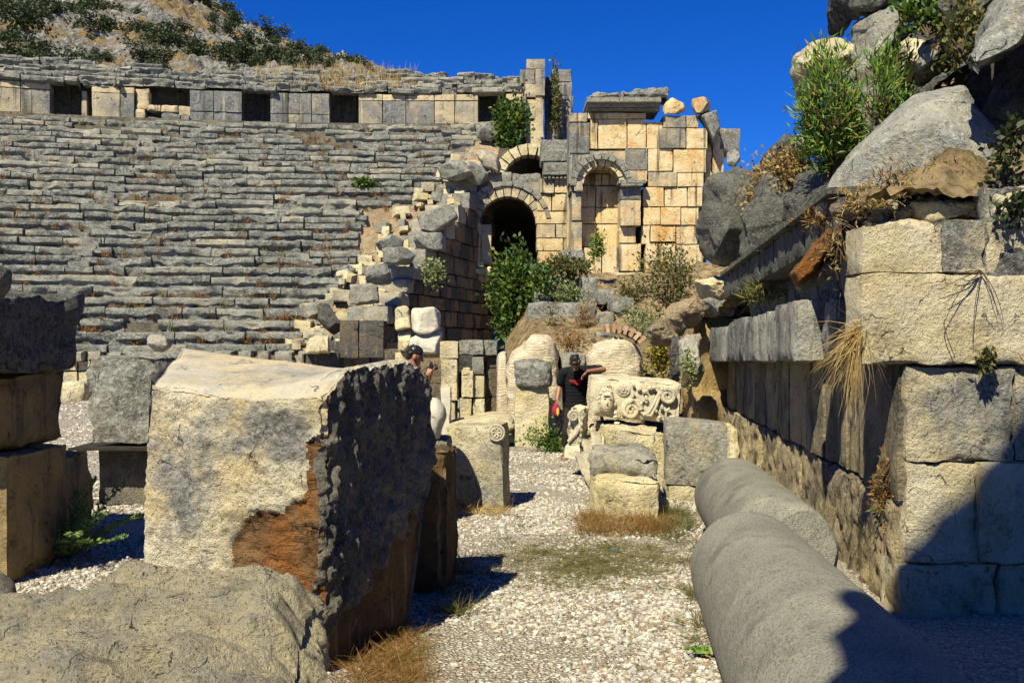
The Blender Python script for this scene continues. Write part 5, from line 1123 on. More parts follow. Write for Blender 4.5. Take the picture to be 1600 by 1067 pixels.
# ---- crag in the lower left corner
def crag_fn(v, vn, seed):
    up_ = np.clip(vn[:, 2], 0, 1)
    q = v + .12 * np.stack([fbm(v, 1.5, 3, 41), fbm(v, 1.5, 3, 42), 0 * v[:, 0]], 1)
    v = v + vn * (.085 * fbm(q * np.array((.8, 1.5, 1.2)), 1.3, 3, 6, .5, ridged=True) + .030 * fbm(q * np.array((.7, 1.8, 1)), 3.4, 4, 16, .55, ridged=True) + .010 * fbm(v, 14, 3, 17))[:, None]
    v[:, 2] = np.maximum(v[:, 2], -.05); return v
mb = MB()
C = np.array([[[(-2.9, 2.3, -.05), (-2.5, 2.5, .30)], [(-3.6, 4.4, -.05), (-2.35, 4.5, .42)]], [[(-.70, 2.4, -.05), (-.62, 2.45, .50)], [(-.72, 4.05, -.05), (-.80, 3.98, .58)]]])
def crag2(v, u, vn, seed):
    x, y, z = u.T
    dome = np.clip(np.sin(x * 3.14), 0, 1) ** .5 * np.clip(np.sin(y * 3.14), 0, 1) ** .5
    v[:, 2] += z * (.16 * dome + .13 * np.clip(1 - ((x - .72) / .3) ** 2, 0, 1) * np.clip(1 - ((y - .95) / .35) ** 2, 0, 1))
    return crag_fn(v, vn, seed)
hexa(mb, C, res=.018, amp=.03, wear=.09, wr=.12, freq=2, seed=8, tint=.5, fn=crag2)
tag(mb.build('craggy_rock', M['rockfg']), 'broad craggy grey rock with black shaded end in the lower left corner', 'rock')
# ---- stack of blocks at the left edge
def lblk(name, label, C, tint=.5, mat='pier', **kw): return block(name, label, 'stone block', M[mat], C, res=.035, amp=kw.get('amp', .035), wear=.06, wr=.08, freq=2.6, tint=tint, group=None, **{k: v for k, v in kw.items() if k != 'amp'})
def obl(xl, xr, zb, zt, Yf=6.7, xdir=.33, d=1.2, nx=.25, w=None, top=0):
    """block whose right face (towards the path) runs back along (xdir,1)"""
    a = np.array((xl, Yf, 0)); b = a + np.array((xdir * d, d, 0)); L = np.array((-1.3, .45, 0)); z = lambda p, h: p + np.array((0, 0, h))
    return np.array([[[z(a + L, zb), z(a + L, zt)], [z(b + L, zb), z(b + L, zt)]], [[z(a, zb), z(a, zt)], [z(b, zb), z(b, zt + top)]]])
lblk('stacked_block', 'brown shaded block with bright front edge, lowest of the left edge stack', obl(-3.42, 0, -.02, .87, 6.75, .0, .95), .4)
lblk('stacked_block', 'dark brown middle block of the left edge stack', obl(-3.50, 0, .89, 1.42, 6.5, .02, 1.25), .6, amp=.03)
lblk('stacked_block', 'black shaded block topping the left edge stack', obl(-3.36, 0, 1.44, 1.96, 6.45, .04, 1.2, top=.03), .85, 'pock', amp=.06)
lblk('stacked_block', 'low brown block behind the lowest one of the left edge stack', obl(-3.55, 0, -.02, .74, 7.85, .0, .6), .5)
rock('loose_stone', 'dark stone perched on the left edge stack at the photo border', 'stone', M['pock'], [(-60, 470), (-50, 420), (-10, 412), (14, 424), (12, 448), (-4, 468)], 6.2, .6, n=4, amp=.03, tint=.8, nu=60, nv=30)
rock('loose_stone', 'small dark rounded stone on gravel at the left border', 'stone', M['pock'], [(-60, 960), (-50, 912), (0, 904), (22, 920), (26, 944), (10, 962)], 5.55, .4, n=3, amp=.02, tint=.7, nu=60, nv=30)
# ---- block on a dark trestle
YB = 9.9
block('raised_block', 'rough grey tooled block raised on a dark trestle between stack and big block', 'stone block', M['grey'], quad_corners((140, 694), (232, 694), (238, 556), (131, 556), YB, (.32, .75, .02)), res=.035, amp=.03, wear=.06, wr=.07, freq=4, tint=.62)
tb = thing('trestle', 'dark low trestle with pale legs carrying the rough grey block', 'stand', G(180, 785)); mb = MB(); zt = P(0, 697, YB)[2]; x0, x1 = P(122, 0, YB)[0], P(236, 0, YB)[0]
hexa(mb, box_corners(x0 - .05, x1 + .35, YB - .12, YB + .95, zt - .035, zt - .004), .05, .006, .006, .02); mb.build('board', M['darkwood'], tb)
for xx, yy in ((x0, YB), (x1 + .2, YB), (x0, YB + .75), (x1 + .2, YB + .75)):
    mb = MB(); hexa(mb, box_corners(xx, xx + .07, yy - .05, yy + .05, -.01, zt - .037), .06, .004, .005, .02); mb.build('leg', M['palewood'], tb)
mb = MB(); hexa(mb, box_corners(x0 + .12, x1 + .18, YB + .2, YB + .7, -.01, zt - .037), .1, .02, .02, .04); mb.build('core_block', M['pock'], tb)
block('stone_block', 'cream footing block by the lowest seats beside the left stack', 'stone block', M['cream'], rect(96, 596, 132, 628, 15, .8), res=.06, amp=.03, wear=.05, tint=.4)
# ---- low block with rosette
rb = thing('rosette_block', 'low grey streaked block with a worn rosette at its corner, beside the path', 'stone block', G(745, 797)); YR = G(745, 797)[1]
mb = MB(); hexa(mb, quad_corners((700, 788), (788, 798), (783, 664), (697, 668), (YR + .15, YR, YR, YR + .15), (.07, .5, 0)), .02, .012, .03, .04, 4, tint=.62); mb.build('block_body', M['cream'], rb)
mb = MB(); c = P(776, 676, YR - .0)
for r in (.075, .05): tube(mb, [c + np.array((r * math.cos(a), -.005, r * math.sin(a))) for a in np.linspace(0, 6.283, 28)], .011, 6, caps=False)
for k in range(6): a = k * 1.047; tube(mb, [c, c + np.array((.04 * math.cos(a), -.012, .04 * math.sin(a)))], [.010, .014], 6)
mb.build('rosette', M['carved'], rb)
# ================================================================== CARVED PIECES
YC = 12.2
cb = thing('carved_block', 'carved block with scrolls, rosette and a worn face in relief', 'carved block', P(990, 662, YC)); mb = MB()
fr_ = [P(920, 650, YC - .05), P(1064, 664, YC), P(1070, 598, YC), P(938, 590, YC - .05)]
Cc = quad_corners((920, 650), (1062, 663), (1066, 598), (922, 588), (YC - .05, YC, YC, YC - .05), (.10, 1.15, .0))
hexa(mb, Cc, .03, .015, .05, .06, 4, tint=.3, chip=.7); mb.build('block_body', M['carved'], cb)
def fp(px, py, o=.0): return P(px, py, YC - .04 - o)
def spiral(mb, cx, cy, r0, turns, a0, rad, dirn=1, n=60, r1=1.0):
    t = np.linspace(0, 1, n); a = a0 + dirn * t * turns * 6.283; r = r0 + (r1 - r0) * t
    tube(mb, [fp(cx + q * math.cos(b), cy - q * math.sin(b), .005) for q, b in zip(r, a)], rad * np.linspace(1, .7, n), 7)
mb = MB(); spiral(mb, 986, 640, 15, 2.2, 0, .036, 1); spiral(mb, 1043, 619, 13, 2.0, 2.9, .033, -1)
for off in (0, 5): tube(mb, [fp(1000 + off, 640 + off, 0.0), fp(1006 + off, 648, .01), fp(1014 + off * .6, 644 + off, .01), fp(1022 + off * .6, 630 + off, .01), fp(1030 + off * .3, 614 + off * .6, .01), fp(1040, 607.5 + off * .3, .01), fp(1050, 609, .01)], .02, 7)
mb.build('scroll_relief', M['carved'], cb)
mb = MB()
for k in range(6): a = k * 1.047; q = fp(974 + 4.6 * math.cos(a), 609 - 4.6 * math.sin(a), .012); v, f = IV * np.array((.028, .02, .028)) + q, IF; mb.add(v, [f])
mb.add(IV * .02 + fp(974, 609, .025), [IF]); tube(mb, [fp(974 + 9 * math.cos(a), 609 - 9 * math.sin(a), .0) for a in np.linspace(3.0, 6.5, 14)], .016, 6); mb.build('rosette', M['carved'], cb)
mb = MB(); rs = np.random.RandomState(3)
for (x, y, a, l) in ((990, 606, 2.2, 9), (996, 610, 1.2, 9), (1004, 612, .6, 8), (1012, 608, 1.0, 9), (1018, 604, .1, 8), (992, 616, 4.4, 8), (1010, 618, 5.2, 8), (1026, 646, 2.4, 9), (1032, 640, 1.6, 9), (1040, 642, 1.0, 9), (1046, 650, .2, 9), (1034, 652, 3.6, 8), (966, 652, 3.4, 9), (960, 660, .2, 9), (958, 634, 1.2, 7), (962, 642, 5.2, 7), (954, 606, 2.8, 8), (948, 612, 3.6, 7)):
    t = np.linspace(0, 1, 8); cv = a + (t - .5) * 1.6; pts = [fp(x, y, .005)]
    for i in range(7): pts.append(pts[-1] + np.array((l / 7 / F * YC * math.cos(cv[i]), -.003, l / 7 / F * YC * math.sin(cv[i]))))
    tube(mb, pts, .024 * np.sin(np.linspace(.5, 3.0, 8)), 6)
for (x, y) in ((1006, 626), (1002, 630), (1010, 628)): mb.add(IV * .026 + fp(x, y, .0), [IF])
mb.build('leaf_relief', M['carved'], cb)
mb = MB(); blob(mb, [(938, 632), (939, 618), (945, 611), (955, 612), (959, 622), (958, 636), (953, 645), (945, 646), (940, 641)], YC - .06, .16, n=2.4, amp=.008, freq=8, nu=48, nv=28)
for (x, y, sx, sz, o) in ((945, 622, .018, .010, .10), (953, 622.5, .018, .010, .10), (948.5, 630, .014, .030, .115), (948.5, 637.5, .026, .008, .10), (948.5, 640.5, .022, .008, .10), (948, 617.5, .05, .010, .10)): mb.add(IV * np.array((sx, .02, sz)) + fp(x, y, o), [IF])
for k in range(9): a = 1.0 + k * .42; tube(mb, [fp(949 + 10 * math.cos(a), 626 - 15 * math.sin(a), .03), fp(949 + 14 * math.cos(a + .25), 626 - 19 * math.sin(a + .25), .02), fp(949 + 15 * math.cos(a + .6), 626 - 20 * math.sin(a + .6), .0)], [.024, .02, .012], 6)
mb.build('carved_face', M['carved'], cb)
# supports: cream block under it, low blocks in front
block('stone_block', 'cream block with ochre stains carrying the carved scroll block', 'stone block', M['cream'], quad_corners((944, 760), (1040, 770), (1040, 676), (944, 668), 11.4, (0, 1.5, 0)), res=.04, amp=.05, wear=.08, wr=.1, freq=2.5, tint=.3)
block('stone_block', 'broken grey topped block lying on the low cream block', 'stone block', M['grey'], quad_corners((922, 744), (1030, 752), (1032, 716), (926, 712), (9.5, 9.35, 9.35, 9.5), (.1, 1.3, 0)), res=.03, amp=.05, wear=.07, wr=.08, freq=4, tint=.45)
block('stone_block', 'low cream block at the front of the carved pile with dry grass at its foot', 'stone block', M['cream'], quad_corners((928, 822), (1030, 830), (1034, 750), (922, 742), (9.3, 9.15, 9.15, 9.3), (.1, 1.3, 0)), res=.03, amp=.03, wear=.06, wr=.07, freq=3, tint=.42)
fc = thing('fallen_cornice', 'fallen cornice piece with moulded bands and carved scroll end leaning by the path', 'carved block', G(925, 770)); mb = MB()
pf = np.array([(0, 0), (.05, .06), (.03, .13), (.07, .16), (.06, .22), (.12, .25), (.10, .33), (.15, .35), (.14, .43), (.20, .46), (.19, .56), (.25, .58), (.25, .66), (.30, .68), (.30, .74)])
# the piece lies on its back: its moulded bands run down along the pile's left side
nL = 40; T_ = np.linspace(0, 1, nL); near = P(988, 728, 9.4); far = P(950, 642, 12.5)
V = []
A2, A1, B2, B1 = P(949, 698, 11.1), P(946, 652, 12.9), P(921, 766, 11.0), P(896, 712, 12.4)
for t in T_:
    o = A2 * (1 - t) + A1 * t; e = B2 * (1 - t) + B1 * t
    for k in range(15):
        q = k / 14; w = (.06 if k % 4 < 2 else -.05) + .06 * math.sin(q * 3.1)
        V.append(o * (1 - q) + e * q + np.array((-.62, -.45, .62)) * w)
pf = np.zeros((15, 2))
V = np.array(V); V += .008 * fbm(V, 7, 4, 3)[:, None]; V[:, 2] = np.maximum(V[:, 2], -.02); m = len(pf)
i, j = np.meshgrid(np.arange(nL - 1), np.arange(m - 1), indexing='ij'); s = (i * m + j).ravel(); q = np.stack([s, s + 1, s + m + 1, s + m], 1)
back = np.array([V[k * m:(k + 1) * m].mean(0) + (.35, .2, -.35) for k in range(nL)]); V2 = np.vstack([V, back]); B = len(V); kk = np.arange(nL - 1)
mb.add(V2, [q[:, ::-1], np.stack([kk * m, (kk + 1) * m, B + kk + 1, B + kk], 1), np.stack([kk * m + m - 1, B + kk, B + kk + 1, (kk + 1) * m + m - 1], 1), np.stack([np.arange(m - 1), np.arange(1, m), np.full(m - 1, B)], 1), np.stack([(nL - 1) * m + np.arange(1, m), (nL - 1) * m + np.arange(m - 1), np.full(m - 1, B + nL - 1)], 1)], .5)
mb.build('moulded_bands', M['carved'], fc, sharp=30)
mb = MB(); hexa(mb, quad_corners((881, 714), (905, 722), (915, 636), (889, 633), (12.3, 12.2, 12.3, 12.4), (.10, .4, .0)), .03, .03, .06, .07, 5, tint=.4, chip=1.2); se_ = mb.build('scroll_end', M['carved'], fc)
mb = MB()
def sp2(cx, cy, r0, turns, a0, rad, dirn=1, n=40):
    t = np.linspace(0, 1, n); a = a0 + dirn * t * turns * 6.283; r = r0 * (1 - t) + .6 * t
    tube(mb, [P(cx + q * math.cos(b), cy - q * math.sin(b), 12.30) for q, b in zip(r, a)], rad, 7)
sp2(896, 650, 9, 1.9, 0, .022); sp2(896, 688, 8.5, 1.9, 1.2, .022, -1)
tube(mb, [P(905, 650, 12.3), P(908, 664, 12.29), P(901, 676, 12.27), P(888, 690, 12.27)], .024, 7)
for k in range(6): mb.add(IV * np.array((.022, .02, .03)) + P(911 - k * .9, 645 + k * 9, 12.24), [IF])
sub(mb.build('scroll_relief', M['carved'], fc), se_)
block('stone_block', 'grey streaked upright block right of the carved pile, behind the columns', 'stone block', M['grey'], quad_corners((1040, 756), (1136, 764), (1138, 664), (1040, 655), (10.4, 10.3, 10.3, 10.4), (.06, .55, 0)), res=.025, amp=.012, wear=.03, wr=.04, freq=3, tint=.55)
block('stone_block', 'dark stained footing stone under the grey streaked upright block', 'stone block', M['cream'], quad_corners((1044, 790), (1120, 800), (1120, 766), (1040, 757), 10.35, (.05, .7, 0)), res=.03, amp=.04, wear=.05, tint=.6)
block('stone_block', 'rough cream lump right behind the grey streaked upright block', 'stone block', M['cream'], quad_corners((1134, 770), (1160, 770), (1156, 668), (1138, 664), 11.2, (.05, .6, 0)), res=.04, amp=.04, wear=.06, tint=.25)
tag(block('litter', 'tiny blue plastic scrap on the gravel path', 'litter', M['blueplastic'], yaw_box(*(G(960, 862)[:2]), .015, .06, .03, .012, .4), res=.012, amp=.006, wear=.004), None)
# ================================================================== LOW PLANTS
def fern(name, label, base, h, n, mat, seed, spreadv=.5):
    rs = np.random.RandomState(seed); th = thing(name, label, 'weed', base); base = np.asarray(base, float); st = MB(); lf = MB()
    for _ in range(n):
        d = np.array((rs.normal() * spreadv, rs.normal() * spreadv, 1.)); d /= np.linalg.norm(d); L = h * (.6 + .5 * rs.rand()); t = np.linspace(0, 1, 14)[:, None]
        path = base + d * L * t + np.array((d[0], d[1], -.35)) * .5 * L * t ** 2; tube(st, path, np.linspace(.005, .0015, 14), 5)
        for i in range(2, 14):
            for s in (-1, 1):
                side = np.cross(d, (0, 0, 1)) * s + d * .5 + rs.normal(size=3) * .2; side /= np.linalg.norm(side); ln = h * .20 * (1 - i / 18); m = 5
                p = path[i] + side[None] * ln * np.linspace(.15, 1, m)[:, None]; tube(st, [path[i], path[i] + side * ln], .0012, 3)
                leaves(lf, np.repeat(p, 2, 0) + rs.normal(size=(2 * m, 3)) * .004, np.tile(side, (2 * m, 1)) + rs.normal(size=(2 * m, 3)) * .7, h * .05, h * .022, rs=rs)
    st.build('stem', M['weed'], th); lf.build('foliage', mat, th, smooth=False); return th
fern('ferny_weed', 'feathery green weed growing before the left edge stack', G(108, 872), .72, 17, M['weed'], 3)
def broad(name, label, base, h, n, mat, seed):
    rs = np.random.RandomState(seed); mb = MB(); c = np.asarray(base) + rs.normal(size=(n, 3)) * (h * .5, h * .4, 0) + (0, 0, h * .4); leaves(mb, c, rs.normal(size=(n, 3)) * (1, 1, .4) + (0, 0, .3), h * .7, h * .4, rs=rs); return tag(mb.build(name, mat, smooth=False), label, 'weed')
broad('weed', 'broad leaved green weed on gravel beside the long column', G(1092, 1022), .07, 34, M['oleander'], 5)
def tuft(name, label, px0, px1, py0, py1, n, h, mat, seed, w=.006, cat='grass tuft', kind=None, lean=.5):
    rs = np.random.RandomState(seed); nc = max(6, n // 28); g = (lambda: np.clip(.5 + .22 * rs.normal(), -.15, 1.15)) if kind else rs.rand
    cc = np.array([G(px0 + (px1 - px0) * g(), py0 + (py1 - py0) * g()) for _ in range(nc)]); ch = .35 + .9 * rs.rand(nc) ** 1.5
    wc = rs.randint(0, nc, n); off = rs.normal(size=(n, 3)) * (.030, .030, 0); b = cc[wc] + off; hh = h * ch[wc] * (.4 + .8 * rs.rand(n))
    tip = b + np.stack([rs.normal(size=n) * lean * hh * .7 + off[:, 0] * 2.2, rs.normal(size=n) * lean * hh * .7 + off[:, 1] * 2.2, hh], 1); mb = MB(); blades(mb, b, tip, w, .5, rs=rs, tint=None)
    return tag(mb.build(name, mat, smooth=False), label, cat, kind=kind)
tuft('dry_grass_tuft', 'brown dry grass at the foot of the low cream block of the carved pile', 912, 1042, 808, 838, 2600, .13, M['rustgrass'], 1, .005)
tuft('dry_grass_tuft', 'dark green grass between carved pile and column drum', 1030, 1082, 800, 850, 1200, .13, M['olive'], 2, .005)
tuft('dry_grass_tuft', 'rusty red grass at the foot of the big block, bottom of the photo', 545, 660, 985, 1075, 3400, .075, M['rustgrass'], 3, .003, lean=.9)
tuft('dry_grass_tuft', 'shaded green grass beside the standing slab', 690, 730, 880, 960, 500, .14, M['olive'], 4, .006)
tuft('dry_grass_tuft', 'sparse dry grass at the foot of the low rosette block', 700, 800, 790, 806, 380, .10, M['straw'], 6, .006)
tuft('dry_grass_tuft', 'dry grass under the left flank of the long column', 1076, 1110, 850, 1010, 500, .08, M['turf'], 7, .005)
tuft('turf', 'thin dry turf patches growing in the gravel path', 760, 1080, 832, 915, 6500, .03, M['turf'], 8, .004, 'grass', 'stuff', 1.4)
tuft('dry_grass_tuft', 'dry grass below the yellow masonry pier fronts', 738, 770, 660, 674, 500, .22, M['straw'], 9, .012)
# ================================================================== PEOPLE
UVV = None
def sph(nu=16, nv=10):
    t = np.linspace(0, math.pi, nv + 1); p = np.arange(nu) * 2 * math.pi / nu
    V = np.array([(math.sin(a) * math.cos(b), math.sin(a) * math.sin(b), math.cos(a)) for a in t for b in p]); f = []
    for i in range(nv):
        for j in range(nu): f.append((i * nu + j, (i + 1) * nu + j, (i + 1) * nu + (j + 1) % nu, i * nu + (j + 1) % nu))
    return V, np.array(f)
SV, SF = sph()
class Body:
    def __init__(s): s.mb = MB()
    def ball(s, c, r, fwd=None, up=None):
        r = np.array(r if not np.isscalar(r) else (r, r, r), float); V = SV * r
        if fwd is not None:
            f = np.array(fwd, float); f /= np.linalg.norm(f); u = np.array(up, float); u -= f * u.dot(f); u /= np.linalg.norm(u); x = np.cross(f, u); V = V @ np.stack([x, f, u])
        s.mb.add(V + np.asarray(c, float), [SF])
    def cap(s, a, b, ra, rb, n=9):
        a, b = np.asarray(a, float), np.asarray(b, float)
        for t in np.linspace(0, 1, n): s.ball(a + (b - a) * t, ra + (rb - ra) * t)
        tube(s.mb, [a, (a + b) / 2, b], [ra, (ra + rb) / 2, rb], 14)
    def hand(s, w, d, palm, side, size=.165, curl=.5, sgn=1):
        """wrist w, finger direction d, palm normal, thumb side: palm, four bent fingers, thumb"""
        d, palm, side = (np.asarray(q, float) / np.linalg.norm(q) for q in (d, palm, side)); k = size
        for t in np.linspace(.05, .48, 5):
            for o in (-.16, -.05, .06, .16): s.ball(w + d * k * t + side * o * k * (.75 + .5 * t), (.075 * k))
        for i, o in enumerate((.20, .065, -.07, -.195)):
            L = k * (.44, .50, .46, .36)[i]; p = w + d * k * .50 + side * o * k; q = p; v = d.copy()
            for sgm in range(3):
                c_ = curl * (.35 + .5 * sgm) + .08 * i; v = d * math.cos(c_) + palm * math.sin(c_); v /= np.linalg.norm(v); e = q + v * L * (.42, .32, .26)[sgm]
                s.cap(q, e, k * (.052 - .006 * sgm), k * (.046 - .006 * sgm), 4); q = e
        p = w + d * k * .16 + side * k * .20; e = p + (d * .6 + side * .75 + palm * .3) * k * .24; s.cap(p, e, k * .062, k * .055, 4); s.cap(e, e + (d * .9 + side * .15 + palm * .35) * k * .20, k * .054, k * .042, 4)
    def build(s, name, mat, parent, voxel=.006, smooth=4):
        o = s.mb.build(name + '_raw', mat, parent); m = o.modifiers.new('r', 'REMESH'); m.mode = 'VOXEL'; m.voxel_size = voxel; m2 = o.modifiers.new('s', 'SMOOTH'); m2.iterations = smooth; m2.factor = .5
        dg = bpy.context.evaluated_depsgraph_get(); me = bpy.data.meshes.new_from_object(o.evaluated_get(dg)); me.name = name
        for p in me.polygons: p.use_smooth = True
        raw = o.data; n = bpy.data.objects.new(name, me); COL.objects.link(n); n.parent = parent; bpy.data.objects.remove(o); bpy.data.meshes.remove(raw); 
        if not me.materials: me.materials.append(mat)
        return n
def V3(*a): return np.array(a, float)
def person(name, label, J, fwd, upv, k, mats, shorts=True, cap=False):
    """J: joints as points; k: body scale; the head looks along fwd with crown along upv"""
    th = thing(name, label, 'person', ((J['ankL'] + J['ankR']) / 2 * (1, 1, 0))); f = fwd / np.linalg.norm(fwd); u = upv - f * upv.dot(f); u /= np.linalg.norm(u); x = np.cross(f, u)
    hc = J['head']; b = Body(); R = lambda q: q * k; chestf = np.cross(J['shR'] - J['shL'], V3(0, 0, 1)); chestf /= np.linalg.norm(chestf)
    if chestf.dot(f * (1, 1, 0)) < 0: chestf = -chestf
    # head with face
    b.ball(hc + u * R(.015), (R(.074), R(.092), R(.10)), f, u); b.ball(hc + f * R(.025) - u * R(.05), (R(.056), R(.062), R(.07)), f, u); b.ball(hc + f * R(.062) - u * R(.095), (R(.030), R(.024), R(.022)), f, u)
    b.cap(hc + f * R(.086) + u * R(.02), hc + f * R(.112) - u * R(.028), R(.010), R(.016), 5); b.ball(hc + f * R(.085) - u * R(.062), (R(.028), R(.013), R(.008)), f, u); b.ball(hc + f * R(.083) - u * R(.074), (R(.024), R(.014), R(.008)), f, u)
    for s in (-1, 1): b.ball(hc + x * s * R(.078) - f * R(.005) - u * R(.015), (R(.012), R(.022), R(.034)), f, u); b.ball(hc + x * s * R(.032) + f * R(.082) + u * R(.030), (R(.024), R(.010), R(.008)), f, u)
    nb = (J['shL'] + J['shR']) / 2; b.cap(hc - u * R(.06) - f * R(.02), nb + V3(0, 0, R(.02)), R(.056), R(.066))
    hips = (J['hipL'] + J['hipR']) / 2; sx = (J['shR'] - J['shL']); sx /= np.linalg.norm(sx)
    def torso(bb, e):
        for t in np.linspace(0, 1, 12):
            c = nb * (1 - t) + hips * t - V3(0, 0, R(.05)) * (1 - t); w = np.interp(t, [0, .25, .65, 1], [.175, .17, .145, .165]); d_ = np.interp(t, [0, .3, .65, 1], [.085, .115, .10, .11])
            bb.ball(c, (R(w) + e, R(d_) + e, R(.075)), chestf, V3(0, 0, 1))
        bb.cap(J['shL'] - V3(0, 0, R(.02)), nb, R(.062) + e, R(.06) + e); bb.cap(J['shR'] - V3(0, 0, R(.02)), nb, R(.062) + e, R(.06) + e)
    torso(b, 0)
    for s in 'LR':
        b.cap(J['sh' + s] - V3(0, 0, R(.02)), J['el' + s], R(.056), R(.042)); b.cap(J['el' + s], J['wr' + s], R(.043), R(.028)); hd = J['hd' + s]
        b.hand(J['wr' + s], hd[0], hd[1], hd[2], .17 * k, hd[3])
        b.cap(J['hip' + s], J['kn' + s], R(.088), R(.060)); b.cap(J['kn' + s], J['kn' + s] * .6 + J['ank' + s] * .4 - chestf * R(.015), R(.058), R(.056)); b.cap(J['kn' + s] * .6 + J['ank' + s] * .4 - chestf * R(.015), J['ank' + s], R(.055), R(.036))
        a = J['ank' + s]; t = J['toe' + s]; b.cap(a - V3(0, 0, R(.03)), t, R(.040), R(.026)); b.ball(a - V3(0, 0, R(.045)) - (t - a) * .18, R(.034))
        sd = np.cross(t - a, V3(0, 0, 1)); sd /= np.linalg.norm(sd)
        for o in (-.03, -.015, 0, .015, .03): b.cap(t + sd * R(o), t + sd * R(o) + (t - a) / np.linalg.norm(t - a) * R(.035) - V3(0, 0, R(.006)), R(.011), R(.009), 3)
    b.build('body', mats['skin'], th, .0055, 3)
    sh = Body(); torso(sh, .014)
    for s in 'LR': sh.cap(J['sh' + s] - V3(0, 0, R(.02)), J['sh' + s] * .28 + J['el' + s] * .72, R(.074), R(.072))
    for t in np.linspace(.85, 1.12, 5): sh.ball(nb * (1 - t) + hips * t, (R(.178), R(.128), R(.05)), chestf, V3(0, 0, 1))
    shirt = sh.build('shirt', mats['tee'], th, .009, 4)
    tr_ = Body(); tr_.ball(hips - V3(0, 0, R(.03)), (R(.168), R(.122), R(.10)), chestf, V3(0, 0, 1))
    for s in 'LR': tr_.cap(J['hip' + s], J['kn' + s], R(.103), R(.082)); tr_.cap(J['kn' + s], J['kn' + s] * .45 + J['ank' + s] * .55, R(.082), R(.074))
    tr_.build('trousers', mats['trouser'], th, .009, 4)
    for s in 'LR':
        a, t = J['ank' + s], J['toe' + s]; g = MB(); d = (t - a) * (1, 1, 0); d /= np.linalg.norm(d); q = np.array([d[1], -d[0], 0]); c = (a + t) / 2; c[2] = R(.012)
        C = np.array([[[c + d * j * R(.135) + q * i * R(.045) + V3(0, 0, z - c[2]) for z in (.0, R(.026))] for j in (-1, 1)] for i in (-1, 1)]); hexa(g, C, .02, .001, .012, .02)
        for off in (.35, -.5): tube(g, [c + d * off * R(.12) + q * math.cos(w_) * R(.046) + V3(0, 0, math.sin(w_) * R(.062)) for w_ in np.linspace(0, math.pi, 9)], R(.012), 6)
        g.build('sandal', mats['sandal'], th)
    h = Body()
    for (c, r) in (((u * .050 - f * .018), (.080, .092, .072)), ((u * .02 - f * .050), (.078, .062, .085)), ((-u * .03 - f * .058), (.06, .045, .05)), ((u * .075 + f * .045), (.055, .035, .03))): h.ball(hc + c * k, tuple(R(np.array(r))), f, u)
    rr = np.random.RandomState(6)
    for _ in range(70):
        d = rr.normal(size=3); d /= np.linalg.norm(d); q = x * d[0] * .085 + f * d[1] * .095 + u * d[2] * .085
        if d[2] < .1 and d[1] > -.2: continue
        h.ball(hc + (u * .045 - f * .02 + q) * k, R(.010 + .010 * rr.rand()))
    hr = h.build('hair', mats['hair'], th, .006, 1)
    for s in (-1, 1): e = MB(); e.add(SV * R(.011) + hc + x * s * R(.031) + f * R(.086) + u * R(.012), [SF]); e.build('eye', mats['eye'], th)
    if cap:
        c = Body(); c.ball(hc + u * R(.062) - f * R(.01), (R(.088), R(.104), R(.075)), f, u)
        for t in np.linspace(-.9, .9, 11): c.cap(hc + u * R(.05) + f * R(.08) * math.cos(t) + x * R(.075) * math.sin(t), hc + u * R(.038) + f * R(.165) * math.cos(t * .8) + x * R(.085) * math.sin(t), R(.008), R(.006), 5)
        c.build('cap', mats['cap'], th, .006, 2)
    return th, shirt
MT = dict(skin=M['skin'], tee=M['tee'], trouser=M['trouser'], sandal=M['sandal'], hair=M['hair'], eye=M['lens'], cap=M['blackplastic'])
D = 14.0
J = dict(head=P(898, 567, 13.74), shL=P(880.5, 580, 14.0), shR=P(921, 576, 14.0), elL=P(874.5, 603, 14.08), wrL=P(870.5, 624, 13.98), elR=P(943, 577.5, 13.62), wrR=P(919, 580, 13.42), hipL=P(891.5, 641, 14.1), hipR=P(909, 641, 14.1), knL=P(886, 675, 14.0), knR=P(909, 675, 14.0), ankL=P(884, 706.5, 14.1), ankR=P(912, 707, 14.1))
J['ankL'][2] = J['ankR'][2] = .075; J['toeL'] = J['ankL'] + V3(-.03, -.17, -.05); J['toeR'] = J['ankR'] + V3(.04, -.17, -.05)
J['hdL'] = (V3(-.1, -.2, -1), V3(.6, -.6, 0), V3(.4, -.9, 0), .9); J['hdR'] = (V3(-.75, -.25, -.62), V3(.35, .2, -.9), V3(-.1, -.9, .3), .45)
man, shirt = person('person', 'person in black shirt with red print, head bowed, leaning an arm on the carved block', J, V3(-.05, -.50, -.86), V3(0, -.86, .50), .92, MT)
# red brush-stroke print across the chest
mb = MB(); c0 = (J['shL'] + J['shR']) / 2; rs = np.random.RandomState(2)
def chest(sx_, dz):  # a point on the front of the shirt
    return V3(c0[0] + sx_, c0[1] - .128 + .9 * sx_ * sx_ + .02 * abs(dz + .15), c0[2] + dz)
for (xa, za, xb, zb, r) in ((-.11, -.155, .00, -.145, .011), (-.01, -.150, .07, -.115, .011), (.06, -.12, .12, -.085, .009), (-.05, -.175, .05, -.165, .010), (-.02, -.19, .03, -.20, .013), (-.10, -.135, -.07, -.165, .008), (.03, -.10, .06, -.15, .007)):
    t = np.linspace(0, 1, 8); tube(mb, [chest(xa + (xb - xa) * q, za + (zb - za) * q) for q in t], r * np.sin(np.linspace(.5, 2.6, 8)), 6)
sub(mb.build('red_print', M['redprint'], man), shirt)
bag = thing('cloth_pouch', 'crimson pouch with yellow inside, held in the leaning person\'s lowered hand', 'pouch', P(869, 650, 13.9)); b = Body(); c = P(868.5, 641, 13.9)
